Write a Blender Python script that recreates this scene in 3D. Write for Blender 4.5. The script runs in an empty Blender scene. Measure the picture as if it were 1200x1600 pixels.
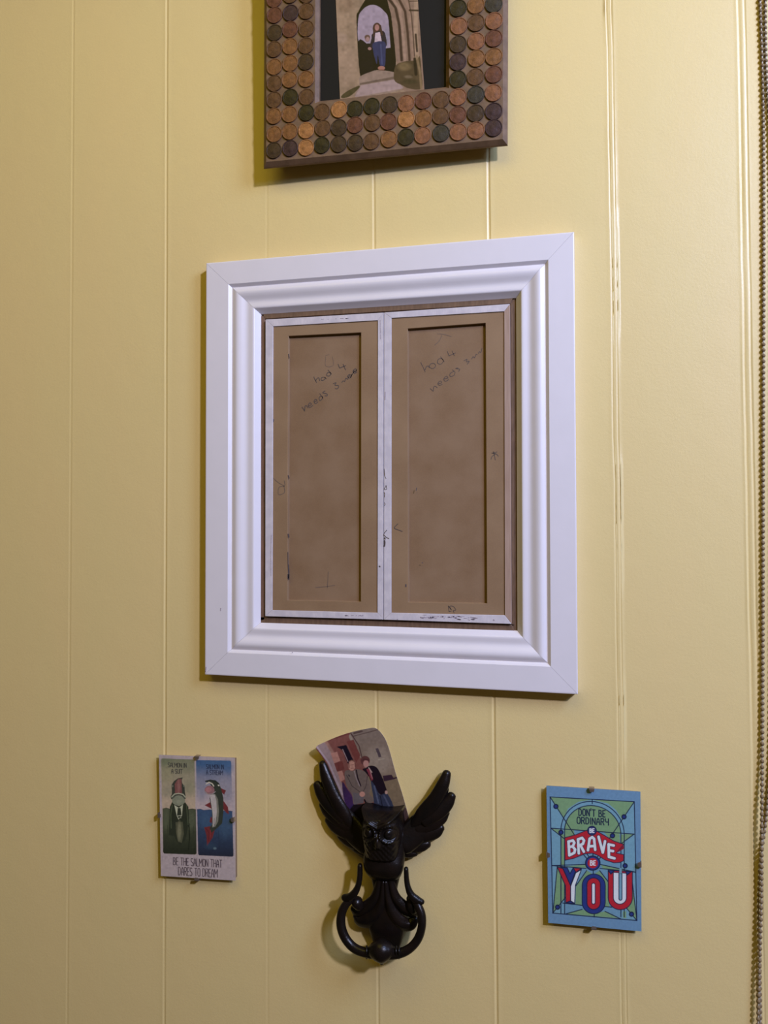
import bpy, bmesh, math, random
import numpy as np
from mathutils import Vector, Matrix
random.seed(7); np.random.seed(7)
scn = bpy.context.scene
C = scn.collection

# ------------------------------------------------------------------ camera
F_PX = 1250.0                       # focal length in pixels of the 1200x1600 frame
YAW, PITCH, ROLL, DIST, EYE = 0.237, 0.0303, 0.0056, 0.9382, 1.45
def rotm():
    cy, sy = math.cos(YAW), math.sin(YAW); cp, sp = math.cos(PITCH), math.sin(PITCH); cr, sr = math.cos(ROLL), math.sin(ROLL)
    Rz = np.array([[cy, -sy, 0], [sy, cy, 0], [0, 0, 1]]); Rx = np.array([[1, 0, 0], [0, cp, -sp], [0, sp, cp]])
    Ry = np.array([[cr, 0, sr], [0, 1, 0], [-sr, 0, cr]])
    return Rz @ Rx @ Ry
RM = rotm()
CAM = np.array([0.0, -DIST, EYE])
cd = bpy.data.cameras.new('camera'); cam = bpy.data.objects.new('camera', cd); C.objects.link(cam)
cd.sensor_fit = 'VERTICAL'; cd.sensor_height = 36.0; cd.lens = 36.0 * F_PX / 1600.0
cd.clip_start = 0.05
M4 = Matrix.Identity(4)
for i in range(3):
    M4[i][0] = RM[i, 0]; M4[i][1] = RM[i, 2]; M4[i][2] = -RM[i, 1]; M4[i][3] = CAM[i]
cam.matrix_world = M4
scn.camera = cam

# ------------------------------------------------------------------ world, lamps, exposure
scn.view_settings.view_transform = 'Standard'; scn.view_settings.look = 'None'
scn.view_settings.gamma = 1.0; scn.view_settings.use_curve_mapping = False
scn.view_settings.exposure = 0.04
w = bpy.data.worlds.new('world'); scn.world = w; w.use_nodes = True
w.node_tree.nodes['Background'].inputs[0].default_value = (1.0, 0.74, 0.30, 1)
w.node_tree.nodes['Background'].inputs[1].default_value = 0.06
def area(name, loc, target, size, power, col, sy=None):
    l = bpy.data.lights.new(name, 'AREA'); l.shape = 'DISK' if sy is None else 'RECTANGLE'
    l.size = size; l.energy = power; l.color = col
    if sy: l.size_y = sy
    o = bpy.data.objects.new(name, l); C.objects.link(o); o.location = loc
    o.rotation_euler = (Vector(target) - Vector(loc)).to_track_quat('-Z', 'Y').to_euler()
    return o
# a cool lamp up to the right throws the shadows; a warm glow comes off the ceiling; daylight from the window at the right
area('pendant_lamp_light', (1.74, -2.2, EYE + 1.45), (-.2, 0, EYE), 0.20, 87, (0.68, 0.67, 0.92))
area('ceiling_glow_light', (-.5, -1.15, EYE + 1.25), (-.5, -1.15, 0), 1.6, 10.2, (1.0, 0.80, 0.10), 1.0)
area('window_light', (1.05, -0.85, EYE + 0.90), (0.2, 0, EYE + .1), 0.45, 23, (0.38, 0.56, 1.0), 0.7)

# ------------------------------------------------------------------ helpers
def W(px, py, d=0.0):
    """the point at distance d in front of the wall that sits at photo position (px, py)"""
    v = RM @ np.array([(px - 600) / F_PX, 1.0, -(py - 800) / F_PX])
    return CAM + v * ((DIST - d) / v[1])
PXM = 0.95 / F_PX                    # metres per pixel, roughly

def s2l(c):
    c = np.asarray(c, float) / 255.0
    return np.where(c <= 0.04045, c / 12.92, ((c + 0.055) / 1.055) ** 2.4)

def mat(name, col, rough=0.6, metal=0.0, spec=0.5, bump=None, var=None, var2=None):
    m = bpy.data.materials.new(name); m.use_nodes = True
    nt = m.node_tree; b = nt.nodes['Principled BSDF']
    b.inputs['Base Color'].default_value = (*col, 1); b.inputs['Roughness'].default_value = rough
    b.inputs['Metallic'].default_value = metal; b.inputs['Specular IOR Level'].default_value = spec
    tc = nt.nodes.new('ShaderNodeTexCoord')
    if var:                          # (scale, colour2, detail, stretch)
        src = None
        for (sc, c2, amt, st) in ([var] + ([var2] if var2 else [])):
            mp = nt.nodes.new('ShaderNodeMapping'); mp.inputs['Scale'].default_value = st
            nt.links.new(tc.outputs['Object'], mp.inputs[0])
            n = nt.nodes.new('ShaderNodeTexNoise'); n.inputs['Scale'].default_value = sc; n.inputs['Detail'].default_value = 4
            nt.links.new(mp.outputs[0], n.inputs['Vector'])
            r = nt.nodes.new('ShaderNodeMapRange'); r.inputs[1].default_value = .35; r.inputs[2].default_value = .65
            r.inputs[3].default_value = 0; r.inputs[4].default_value = amt
            nt.links.new(n.outputs[0], r.inputs[0])
            mx = nt.nodes.new('ShaderNodeMix'); mx.data_type = 'RGBA'
            nt.links.new(r.outputs[0], mx.inputs['Factor'])
            if src is None: mx.inputs['A'].default_value = (*col, 1)
            else: nt.links.new(src, mx.inputs['A'])
            mx.inputs['B'].default_value = (*c2, 1); src = mx.outputs['Result']
        nt.links.new(src, b.inputs['Base Color'])
    if bump:
        prev = None
        for (sc, dist) in bump:
            n = nt.nodes.new('ShaderNodeTexNoise'); n.inputs['Scale'].default_value = sc; n.inputs['Detail'].default_value = 3
            nt.links.new(tc.outputs['Object'], n.inputs['Vector'])
            bp = nt.nodes.new('ShaderNodeBump'); bp.inputs['Strength'].default_value = 1; bp.inputs['Distance'].default_value = dist
            nt.links.new(n.outputs[0], bp.inputs['Height'])
            if prev: nt.links.new(prev, bp.inputs['Normal'])
            prev = bp.outputs[0]
        nt.links.new(prev, b.inputs['Normal'])
    return m

def mesh(name, verts, faces, m, parent=None, smooth=False, recalc=True):
    me = bpy.data.meshes.new(name)
    me.from_pydata([tuple(map(float, v)) for v in verts], [], [tuple(f) for f in faces])
    if recalc:
        bm = bmesh.new(); bm.from_mesh(me); bmesh.ops.remove_doubles(bm, verts=bm.verts, dist=1e-7)
        bmesh.ops.recalc_face_normals(bm, faces=bm.faces); bm.to_mesh(me); bm.free()
    if m: me.materials.append(m)
    if smooth: me.shade_smooth()
    o = bpy.data.objects.new(name, me); C.objects.link(o)
    if parent is not None: adopt(o, parent)
    return o
def adopt(o, parent):
    o.parent = parent
    o.matrix_parent_inverse = parent_world(parent).inverted()
def parent_world(p):
    m = Matrix.LocRotScale(p.location, p.rotation_euler, p.scale)
    if p.parent: m = parent_world(p.parent) @ p.matrix_parent_inverse @ m
    return m
def thing(name, label, cat, loc, group=None):
    o = bpy.data.objects.new(name, None); C.objects.link(o); o.empty_display_size = .02
    o.location = tuple(map(float, loc)); o['label'] = label; o['category'] = cat
    if group: o['group'] = group
    return o

def hexa(b8):                        # verts: 4 back, 4 front -> box
    return b8, [(0, 1, 2, 3), (7, 6, 5, 4), (0, 4, 5, 1), (1, 5, 6, 2), (2, 6, 7, 3), (3, 7, 4, 0)]
def slab(name, quad_f, thick, m, parent, n=None, bevel=0):
    q = [np.array(p) for p in quad_f]
    if n is None:
        n = np.cross(q[1] - q[0], q[3] - q[0]); n /= np.linalg.norm(n)
        if n[1] > 0: n = -n
    b = [p - n * thick for p in q]
    v, f = hexa(b + q)
    o = mesh(name, v, f, m, parent)
    if bevel:
        bv = o.modifiers.new('b', 'BEVEL'); bv.width = bevel; bv.segments = 2
    return o

def catmull(P, n):
    P = [np.array(p, float) for p in P]
    P = [2 * P[0] - P[1]] + P + [2 * P[-1] - P[-2]]
    out = []
    for i in range(1, len(P) - 2):
        for k in range(n):
            t = k / n; a, b, c, d = P[i - 1], P[i], P[i + 1], P[i + 2]
            out.append(.5 * ((2 * b) + (-a + c) * t + (2 * a - 5 * b + 4 * c - d) * t * t + (-a + 3 * b - 3 * c + d) * t ** 3))
    out.append(P[-2]); return out

def loft(name, nodes, m, parent, seg=16, n=6, power=2.0, caps=True, ridge=0.0):
    """nodes: (px, py, depth_mm, halfwidth_px, halfthick_mm); a tapered body following a spine"""
    S = catmull([list(W(a, b, c / 1000)) + [hw * PXM, th / 1000] for a, b, c, hw, th in nodes], n)
    S = [s for s in S]
    rings = []; K = len(S)
    T = [S[min(i + 1, K - 1)][:3] - S[max(i - 1, 0)][:3] for i in range(K)]
    def ring(c, t, hw, th):
        t = t / (np.linalg.norm(t) + 1e-12)
        a = np.cross(t, [0, -1, 0]); a /= (np.linalg.norm(a) + 1e-12); nn = np.cross(a, t)
        if nn[1] > 0: nn = -nn
        r = []
        for k in range(seg):
            th_ = 2 * math.pi * k / seg; cs, sn = math.cos(th_), math.sin(th_)
            x = math.copysign(abs(cs) ** (2 / power), cs); y = math.copysign(abs(sn) ** (2 / power), sn)
            y2 = y * (1 + ridge * (1 - min(1, abs(x) * 1.6))) if y > 0 else y
            r.append(c + a * x * hw + nn * y2 * th)
        return r
    if caps:
        for f in (.0, .5, .85):
            e = S[0]; rad = min(e[3], e[4])
            t = T[0] / (np.linalg.norm(T[0]) + 1e-12)
            rings.append(ring(e[:3] - t * rad * math.sqrt(max(0, 1 - f * f)) * (1 if True else 0), T[0], max(e[3] * f, 1e-5), max(e[4] * f, 1e-5)))
    for s, t in zip(S, T): rings.append(ring(s[:3], t, s[3], s[4]))
    if caps:
        for f in (.85, .5, .0):
            e = S[-1]; rad = min(e[3], e[4]); t = T[-1] / (np.linalg.norm(T[-1]) + 1e-12)
            rings.append(ring(e[:3] + t * rad * math.sqrt(max(0, 1 - f * f)), T[-1], max(e[3] * f, 1e-5), max(e[4] * f, 1e-5)))
    v = [p for r in rings for p in r]; f = []
    for i in range(len(rings) - 1):
        for k in range(seg):
            f.append((i * seg + k, i * seg + (k + 1) % seg, (i + 1) * seg + (k + 1) % seg, (i + 1) * seg + k))
    f.append(tuple(range(seg))); f.append(tuple((len(rings) - 1) * seg + k for k in range(seg)))
    return mesh(name, v, f, m, parent, smooth=True)

def strokes(name, lines, d, wpx, m, parent):
    o = strokes_(name, lines, d, wpx, m, parent)
    if len(lines) > 1: o['kind'] = 'stuff'
    return o
def strokes_(name, lines, d, wpx, m, parent):
    """pencil or ink lines lying on a surface at depth d (0.15 mm proud)"""
    v, f = [], []
    for L in lines:
        w_ = wpx
        if isinstance(L, tuple): L, w_ = L
        pts = [np.array(p, float) for p in L]
        if len(pts) > 2: pts = [p[:2] for p in catmull(pts, 4)]
        b = len(v)
        for i, p in enumerate(pts):
            t = pts[min(i + 1, len(pts) - 1)] - pts[max(i - 1, 0)]; t = t / (np.linalg.norm(t) + 1e-9)
            nrm = np.array([-t[1], t[0]]) * w_ / 2
            for q in (p - nrm, p + nrm):
                v.append(W(q[0], q[1], d + .00003)); v.append(W(q[0], q[1], d + .00015))
        for i in range(len(pts) - 1):
            a = b + 4 * i; c = a + 4
            f += [(a + 1, c + 1, c + 3, a + 3), (a, a + 2, c + 2, c), (a, c, c + 1, a + 1), (a + 2, a + 3, c + 3, c + 2)]
        f += [(b, b + 1, b + 3, b + 2)]; e = b + 4 * (len(pts) - 1); f += [(e, e + 2, e + 3, e + 1)]
    return mesh(name, v, f, m, parent, recalc=False)

# ------------------------------------------------------------------ materials
M_wall = mat('yellow_wall_paint', (.72, .560, .245), .42, spec=.6, bump=[(1500, .00012), (350, .00012), (25, .0004)],
             var=(14, (.74, .555, .245), .5, (1, 1, .3)))
M_white = mat('white_gloss_paint', (.72, .67, .68), .38, bump=[(1200, .00004), (60, .0001)], var=(40, (.69, .645, .65), .5, (1, 1, 1)))
M_white2 = mat('scuffed_white_bead', (.65, .585, .59), .55, var=(90, (.50, .45, .47), .7, (1, 1, 1)), var2=(500, (.5, .46, .5), .4, (1, 1, .3)))
M_mdf = mat('bare_fibreboard', (.232, .137, .069), .7, spec=.25, bump=[(900, .00006)],
            var=(1300, (.18, .105, .055), .55, (1, 1, 1)), var2=(22, (.28, .18, .105), .6, (1, 1, 1)))
M_mdf2 = mat('bare_fibreboard_rail', (.262, .160, .083), .7, spec=.25, bump=[(900, .00006)],
             var=(1100, (.21, .13, .07), .5, (1, 1, 1)), var2=(18, (.31, .20, .11), .6, (1, 1, 1)))
M_pine = mat('bare_wood_bead', (.40, .27, .20), .6, var=(60, (.30, .19, .13), .7, (6, 6, .4)))
M_fillet = mat('reddish_wood_fillet', (.21, .12, .085), .6, var=(70, (.14, .08, .055), .7, (5, 5, 1)))
M_tray = mat('stained_wood_edge', (.17, .098, .055), .6, var=(70, (.10, .055, .03), .7, (5, 5, 1)))
M_iron = mat('dark_cast_iron', (.0055, .0042, .0036), .30, metal=.0, spec=.22, bump=[(700, .00015), (160, .0003)], var=(60, (.012, .0065, .0045), .7, (1, 1, 1)))
M_frame = mat('coin_frame_wood', (.175, .100, .052), .6, var=(90, (.11, .060, .028), .8, (1, 1, 1)), bump=[(400, .0002)])
M_mat = mat('black_mount_card', (.011, .0095, .007), .7, spec=.2)
M_pencil = mat('pencil_mark', (.075, .055, .05), .6)
M_pencil_faint = mat('faint_pencil_mark', (.14, .095, .07), .6)
M_steel = mat('clip_steel', (.35, .28, .24), .35, metal=.8)
M_board = mat('backing_hardboard', (.20, .13, .075), .7)
M_bead = mat('chain_bead', (.19, .125, .060), .55, spec=.25)
M_cord = mat('chain_cord', (.42, .36, .27), .6)
M_back = mat('photo_backing_paper', (.6, .57, .52), .6)
def print_mat(name, rough, spec=.5):
    m = bpy.data.materials.new(name); m.use_nodes = True; nt = m.node_tree; b = nt.nodes['Principled BSDF']
    a = nt.nodes.new('ShaderNodeAttribute'); a.attribute_name = 'ink'; nt.links.new(a.outputs['Color'], b.inputs['Base Color'])
    b.inputs['Roughness'].default_value = rough; b.inputs['Specular IOR Level'].default_value = spec
    return m
M_print = print_mat('matt_printed_card', .6, .3)
M_photo = print_mat('glossy_photo_print', .35, .2)
def glass_mat():
    m = bpy.data.materials.new('clear_glass'); m.use_nodes = True; nt = m.node_tree; nt.nodes.clear()
    o = nt.nodes.new('ShaderNodeOutputMaterial'); t = nt.nodes.new('ShaderNodeBsdfTransparent'); g = nt.nodes.new('ShaderNodeBsdfGlossy')
    t.inputs[0].default_value = (.96, .98, .97, 1); g.inputs['Roughness'].default_value = .06
    fr = nt.nodes.new('ShaderNodeFresnel'); fr.inputs[0].default_value = 1.45
    mx = nt.nodes.new('ShaderNodeMixShader'); ge = nt.nodes.new('ShaderNodeNewGeometry'); mt = nt.nodes.new('ShaderNodeMath'); mt.operation = 'MULTIPLY_ADD'; mt.inputs[1].default_value = -1; mt.inputs[2].default_value = 1
    nt.links.new(ge.outputs['Backfacing'], mt.inputs[0]); m2 = nt.nodes.new('ShaderNodeMath'); m2.operation = 'MULTIPLY'; nt.links.new(mt.outputs[0], m2.inputs[0]); nt.links.new(fr.outputs[0], m2.inputs[1])
    nt.links.new(m2.outputs[0], mx.inputs[0]); nt.links.new(t.outputs[0], mx.inputs[1]); nt.links.new(g.outputs[0], mx.inputs[2])
    nt.links.new(mx.outputs[0], o.inputs[0]); return m
M_glass = glass_mat()

# ------------------------------------------------------------------ the panelled wall
PL = 0.14; X0 = -0.6569
#  groove index -> (depth mm, double line, irregularity)
GR = {0: (.25, 0, .3), 1: (.75, 0, .3), 2: (.18, 0, .4), 3: (.65, 0, .35), 4: (1.0, 0, .3), 5: (1.1, 1, 1.0), 6: (1.2, 2, .8)}
wall = mesh('wall_back', *hexa([np.array(p) for p in ((-1.9, .03, 0), (1.2, .03, 0), (1.2, .03, 2.5), (-1.9, .03, 2.5),
                                (-1.9, .004, 0), (1.2, .004, 0), (1.2, .004, 2.5), (-1.9, .004, 2.5))]), M_wall)
wall['kind'] = 'structure'
def gprof(k):                       # right-hand and left-hand half profiles: list of (offset mm, height mm)
    d, dbl, ir = GR.get(k, (.7, 0, .3))
    if dbl == 0: h = [(3.6, 0), (2.6, .14 * d), (1.9, .06 * d), (1.1, -.7 * d), (0, -.85 * d)]; return h, h
    if dbl == 1: return [(5.2, 0), (4.2, .16), (3.3, .05), (2.6, -.8), (1.7, -.3), (.8, -.1), (0, -.15)], [(4.8, 0), (3.9, .15), (3.1, -.7), (2.3, -.15), (1.0, 0), (0, -.15)]
    return [(6.0, 0), (5.0, .25), (4.2, .15), (3.2, -1.0), (2.0, -.9), (.8, -.4), (0, -.3)], [(6.0, 0), (4.8, .05), (4.0, -1.0), (3.2, -.3), (1.4, 0), (0, -.3)]
zs = np.concatenate([[0, .4], np.arange(.68, 2.20, .0055), [2.3, 2.5]])
wob = {}
def wobble(k):
    if k not in wob:
        ir = GR.get(k, (.7, 0, .3))[2]; n = len(zs); a = np.cumsum(np.random.randn(n)) * .16 * ir; a -= np.linspace(a[0], a[-1], n)
        a = a * .5 + np.interp(np.arange(n), np.arange(0, n + 9, 9), np.random.randn(len(np.arange(0, n + 9, 9)))) * .28 * ir
        b = 1 + np.interp(np.arange(n), np.arange(0, n + 14, 14), np.random.randn(len(np.arange(0, n + 14, 14)))) * .30 * min(1, ir + .2)
        wob[k] = (a, np.clip(b, .3, 1.7))
    return wob[k]
for k in range(-8, 12):
    xa, xb = X0 + k * PL, X0 + (k + 1) * PL
    _, left = gprof(k); right, _ = gprof(k + 1)
    prof = [(xa + o / 1000, h, k, 1) for o, h in reversed(left)] + [(xa + .0085, 0, k, 1), (xb - .0085, 0, k + 1, 1)] + [(xb - o / 1000, h, k + 1, 1) for o, h in right]
    v, f = [], []; n = len(prof) + 2
    for i, z in enumerate(zs):
        v.append((xa, .0039, z))
        for x, h, g, _ in prof:
            a, b = wobble(g); v.append((x + (a[i] / 1000 if abs(x - xa) > 1e-5 and abs(x - xb) > 1e-5 and h != 0 else 0), -h * b[i] / 1000, z))
        v.append((xb, .0039, z))
    for i in range(len(zs) - 1):
        for j in range(n - 1): f.append((i * n + j, i * n + j + 1, (i + 1) * n + j + 1, (i + 1) * n + j))
        f.append((i * n + n - 1, i * n, (i + 1) * n, (i + 1) * n + n - 1))
    f.append(tuple(range(n))[::-1]); f.append(tuple((len(zs) - 1) * n + j for j in range(n)))
    o = mesh('panel', v, f, M_wall, wall, recalc=False)
    bmm = bmesh.new(); bmm.from_mesh(o.data); bmesh.ops.recalc_face_normals(bmm, faces=bmm.faces)
    for fc in bmm.faces: fc.smooth = True
    for e in bmm.edges:                      # crisp only where the plank turns back into the wall
        xs = [q.co.x for q in e.verts]; ys = [q.co.y for q in e.verts]
        if any(abs(xs[0] - b_) < 1e-5 and abs(xs[1] - b_) < 1e-5 for b_ in (xa, xb)) and min(ys) < .0035 and abs(ys[0] - ys[1]) < .002: e.smooth = False
    bmm.to_mesh(o.data); bmm.free()

# ------------------------------------------------------------------ white moulded frame with two door panels
OUT = [W(322, 411, .016), W(897, 362, .016), W(903, 1085, .016), W(320, 1054, .016)]      # TL TR BR BL
INN = [W(408, 491, .0045), W(806.5, 465.5, .0045), W(808.5, 985.5, .0045), W(407.5, 973, .0045)]
T = 67.0
prof = [(0, 2), (0, 15.2), (.3, 15.8), (.9, 16), (1.8, 16), (28.4, 16), (29.2, 16), (29.8, 15.6), (32.2, 12.6), (33.0, 12.3), (34.0, 12.8), (36.0, 14.0), (38.5, 14.9), (40.5, 15.0), (43, 14.4), (46, 13.0),
        (48.5, 11.8), (50.5, 11.1), (52.5, 10.9), (55, 11.2), (57.8, 11.6), (59.6, 11.6), (60.6, 11.2), (61.3, 10.4), (66.6, 4.9), (67, 4.5), (67, 2)]
# depth of the wall plane stays 0, the flat back of the frame touches it
wf = thing('moulded_frame', 'large white moulded frame around two brown fibreboard door panels, between penny frame and owl', 'frame', (OUT[3] + OUT[2]) / 2 * [1, 0, 1])
def corner(i, t, h):
    fr = t / T; p = OUT[i] + (INN[i] - OUT[i]) * fr; return np.array([p[0], -h / 1000, p[2]])
for a, b in ((0, 1), (1, 2), (2, 3), (3, 0)):
    v, f = [], []; n = len(prof)
    for i, j, e in ((a, b, .00012), (b, a, .00012)):
        for t, h in prof:
            p = corner(i, t, max(h, .3) if h > 3 else .3); q = corner(j, t, .3); dv = q - p; dv[1] = 0
            v.append(p + dv / np.linalg.norm(dv) * e)
    for k in range(n): f.append((k, (k + 1) % n, n + (k + 1) % n, n + k))
    f.append(tuple(range(n))); f.append(tuple(range(n, 2 * n)))
    o = mesh('moulding', v, f, M_white, wf, smooth=True)
    try: o.data.set_sharp_from_angle(angle=math.radians(32))
    except Exception: pass
# dark timber tray behind the doors
tray = [W(400, 484, .0025), W(816, 458, .0025), W(818, 993, .0025), W(400, 980, .0025)]
slab('backing_board', tray, .0022, M_tray, wf, n=np.array([0, -1, 0.]))
def strip(name, q0, q1, wa, wb, d, th, m, parent):   # four px corners
    return slab(name, [W(*p, d) for p in (q0, q1, wb, wa)], th, m, parent, n=np.array([0, -1, 0.]), bevel=.0003)
# stained wood fillets round the doors
fl = [((408.6, 494), (806, 468), (414, 499.3), (797, 475.6)), ((408.2, 494), (413.5, 498.5), (408.0, 973), (413.5, 963)),
      ((408.5, 973), (808, 986), (415, 964), (799.5, 975.6)), ]
strip('wood_fillet', (408.6, 480), (806, 456), (413, 498.0), (797, 474.3), .0044, .0036, M_tray, wf)
strip('wood_fillet', (402, 494), (413.6, 494), (401, 972), (413.3, 968), .0044, .0036, M_fillet, wf)['label'] = 'paler bare wood fillet on the left'
strip('wood_fillet', (407, 964.0), (799.5, 976.2), (404, 983), (808, 996), .0044, .0036, M_tray, wf)
strip('wood_fillet', (797.6, 474.5), (801.6, 474.2), (799.9, 976), (803.8, 976.3), .0044, .0036, M_tray, wf)

def bead(q, m, parent, d=.0083, th=.0055):
    """one mitred bead strip; q = outer a, outer b, inner b, inner a in px"""
    return slab('bead_strip', [W(*p, d) for p in q], th, m, parent, n=np.array([0, -1, 0.]), bevel=.0004)
def door(o, i, r, mats, lab):
    """o, i, r: px quads TL TR BR BL of the outer edge, inner bead edge and recess"""
    hR, hP = .0070, .0028
    v = [W(*p, hR) for p in i] + [W(*p, hR) for p in r] + [W(*p, hP) for p in r] + [W(*p, .0026) for p in i]
    f = []
    # the recess floor keeps the recess outline straight back from the wall normal
    for k in range(4):
        base = v[4 + k].copy(); base[1] = -hP; v[8 + k] = base
    for k in range(4):
        j = (k + 1) % 4
        f += [(k, j, 4 + j, 4 + k), (4 + k, 4 + j, 8 + j, 8 + k), (k, 12 + k, 12 + j, j)]
    f += [(8, 9, 10, 11)]
    # four rails as separate faces of one routed board: two materials
    p = mesh('door_panel', v, f, M_mdf2, wf, recalc=True)
    p.data.materials.append(M_mdf); p['label'] = lab
    for fc in p.data.polygons:
        if all(abs(p.data.vertices[q].co.y + hP) < 1e-5 for q in fc.vertices): fc.material_index = 1
    bv = p.modifiers.new('b', 'BEVEL'); bv.width = .0005; bv.segments = 2; bv.limit_method = 'ANGLE'
    for k in range(4):
        j = (k + 1) % 4
        b = bead([o[k], o[j], i[j], i[k]], mats[k], p)
        if mats[k] is M_pine: b['label'] = 'unpainted bare wood strip'
    return p
dl = door([(414.7, 499.2), (599.3, 488.3), (599.0, 968.2), (414.2, 962.9)], [(426.7, 510), (590.3, 500.5), (589.6, 957.5), (425.3, 953.3)],
          [(450.7, 525), (564.0, 519.5), (563.6, 940.3), (449.2, 937.8)], [M_white2] * 4, 'left fibreboard door panel with pencilled note, white beads all round')
dr = door([(600.0, 488.2), (796.8, 474.8), (799.4, 975.0), (599.8, 968.3)], [(611.4, 496.9), (787.6, 486.5), (788.8, 961.5), (611.2, 957.5)],
          [(637.0, 513.5), (758.6, 504.7), (760.8, 942.8), (638.0, 940.9)], [M_white2, M_pine, M_white2, M_white2], 'right fibreboard door panel with pencilled note, bare wood bead on its right')
# pencil notes: crop scale helpers
def cr(ox, oy, s, L): return [(ox + x / s, oy + y / s) for x, y in L]
S1 = lambda L: cr(440, 550, 8.571, L)
S2 = lambda L: cr(640, 510, 8.571, L)
hP = .0028
strokes('pencil_writing', [
    S1([(430, 330), (450, 375), (470, 410)]), S1([(455, 385), (480, 350), (500, 350), (510, 385)]),
    S1([(565, 335), (535, 345), (530, 375), (560, 378), (585, 350), (570, 335)]), S1([(575, 335), (600, 360)]),
    S1([(650, 275), (615, 278), (605, 315), (640, 320), (662, 290), (650, 272)]), S1([(620, 240), (645, 268), (665, 300)]),
    S1([(755, 160), (778, 215)]), S1([(778, 215), (862, 180)]), S1([(822, 160), (858, 242)]),
    S1([(270, 735), (290, 760), (310, 795)]), S1([(308, 785), (315, 725), (335, 720), (355, 750)]),
    S1([(365, 725), (400, 700), (380, 680), (360, 710), (375, 745), (420, 715)]),
    S1([(440, 665), (475, 650), (455, 632), (435, 660), (455, 692), (490, 665)]),
    S1([(535, 590), (505, 605), (510, 650), (545, 625), (545, 590)]), S1([(510, 555), (535, 590), (555, 620)]),
    S1([(585, 520), (550, 545), (605, 560), (610, 585), (575, 585)]),
    S1([(690, 425), (730, 410), (715, 445), (762, 450), (750, 490), (715, 490)]),
    S1([(805, 410), (825, 385), (845, 395), (860, 350), (885, 365), (895, 325)]),
    S1([(905, 300), (885, 325), (910, 350), (935, 315), (905, 300)]), S1([(925, 345), (950, 290), (975, 265)]),
    S1([(955, 270), (1005, 245), (985, 225), (958, 255), (975, 285), (1012, 265)]), S1([(905, 310), (925, 335), (945, 295)]), S1([(965, 245), (990, 265), (1005, 235)]),
], hP, 1.15, M_pencil, dl)
strokes('pencil_writing', [
    S2([(148, 480), (185, 555), (210, 610)]), S2([(205, 585), (225, 540), (250, 530), (265, 555)]),
    S2([(330, 495), (285, 500), (265, 540), (310, 565), (350, 530), (330, 495)]),
    S2([(430, 430), (385, 440), (375, 490), (420, 505), (455, 460), (430, 430)]), S2([(415, 405), (440, 440), (465, 475)]),
    S2([(505, 330), (528, 395)]), S2([(528, 395), (618, 352)]), S2([(568, 325), (600, 395)]),
    S2([(275, 830), (295, 850), (320, 870)]), S2([(318, 860), (325, 810), (345, 800), (370, 822)]),
    S2([(385, 770), (430, 755), (410, 730), (378, 765), (400, 790), (440, 775)]),
    S2([(460, 705), (515, 690), (490, 668), (458, 705), (480, 735), (525, 712)]),
    S2([(595, 600), (545, 630), (545, 670), (595, 655), (610, 610)]), S2([(570, 580), (605, 605)]),
    S2([(650, 555), (615, 565), (670, 572), (655, 605)]),
    S2([(725, 462), (770, 440), (760, 475), (800, 465), (770, 510)]),
    S2([(830, 440), (850, 405), (870, 420), (890, 375), (910, 380)]), S2([(920, 365), (935, 340), (955, 345), (970, 290)]),
], hP, .95, M_pencil, dr)
strokes('pencil_tick', [S2([(370, 100), (450, 105), (560, 135)]), S2([(435, 110), (400, 190), (335, 250)])], hP, .8, M_pencil_faint, dr)
strokes('pencil_tick', [[(513, 893), (512, 908), (511.5, 919)], [(493, 918), (510, 916.5), (523.5, 914.5)]], hP, .9, M_pencil_faint, dl)
strokes('pencil_tick', [S1([(590, 45), (640, 35)]), S1([(590, 60), (590, 185), (690, 180), (680, 60)])], hP, .6, M_pencil_faint, dl)
hR = .0070
S4 = lambda L: cr(400, 720, 6.66, L)
strokes('pencil_tick', [S4([(180, 180), (230, 225), (295, 262)]), S4([(295, 205), (298, 262), (240, 275), (235, 350), (295, 330), (292, 262)])], hR, 1.0, M_pencil_faint, dl)
S3 = lambda L: cr(570, 730, 8.42, L)
strokes('pencil_tick', [S3([(438, 742), (388, 798), (440, 825), (496, 846)])], hR, 1.2, M_pencil, dr)
strokes('pencil_tick', [[(768, 708), (775, 709), (779, 713)], [(775, 709), (769, 713), (767, 718)], [(771, 705), (773, 714), (774, 719)], [(769, 708), (777, 706)]], hR, .9, M_pencil, dr)
S5 = lambda L: cr(600, 920, 5.454, L)
strokes('pencil_tick', [S5([(548, 145), (555, 195)]), S5([(548, 145), (575, 180), (560, 150), (590, 150), (612, 180), (590, 185), (598, 205)]), S5([(555, 195), (575, 190)])], hR, .9, M_pencil, dr)
hB = .0083
strokes('ink_scuff', [S3([(255, 20), (262, 110), (280, 150)]), S3([(290, 240), (255, 285), (290, 290), (275, 240)]), S3([(250, 325), (262, 350), (258, 395)]),
                      S3([(258, 465), (268, 490), (250, 510)]), (S3([(292, 825), (255, 870), (250, 900)]), 1.0), (S3([(250, 890), (285, 925), (320, 940)]), 1.2),
                      (S3([(258, 960), (262, 1000), (255, 1045)]), 2.6), (S3([(255, 925), (270, 950)]), 2.2), (S3([(185, 1300), (205, 1312)]), 2.0)], hB, .8, M_pencil, dr)
M_scuff = mat('brown_scuff', (.20, .14, .15), .7, var=(700, (.5, .44, .5), 1.0, (1, 1, 2)))
random.seed(3)
L5 = []
for i in range(46):
    x = random.uniform(300, 770); y = 237 + (x - 300) * .03 + random.uniform(-14, 14)
    L5.append((S5([(x, y), (x + random.uniform(8, 34), y + random.uniform(-4, 6))]), random.uniform(.6, 1.7)))
L5 += [(S5([(930, 262), (940, 272)]), 2.0), (S5([(110, 262), (120, 262)]), 1.5)]
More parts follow.
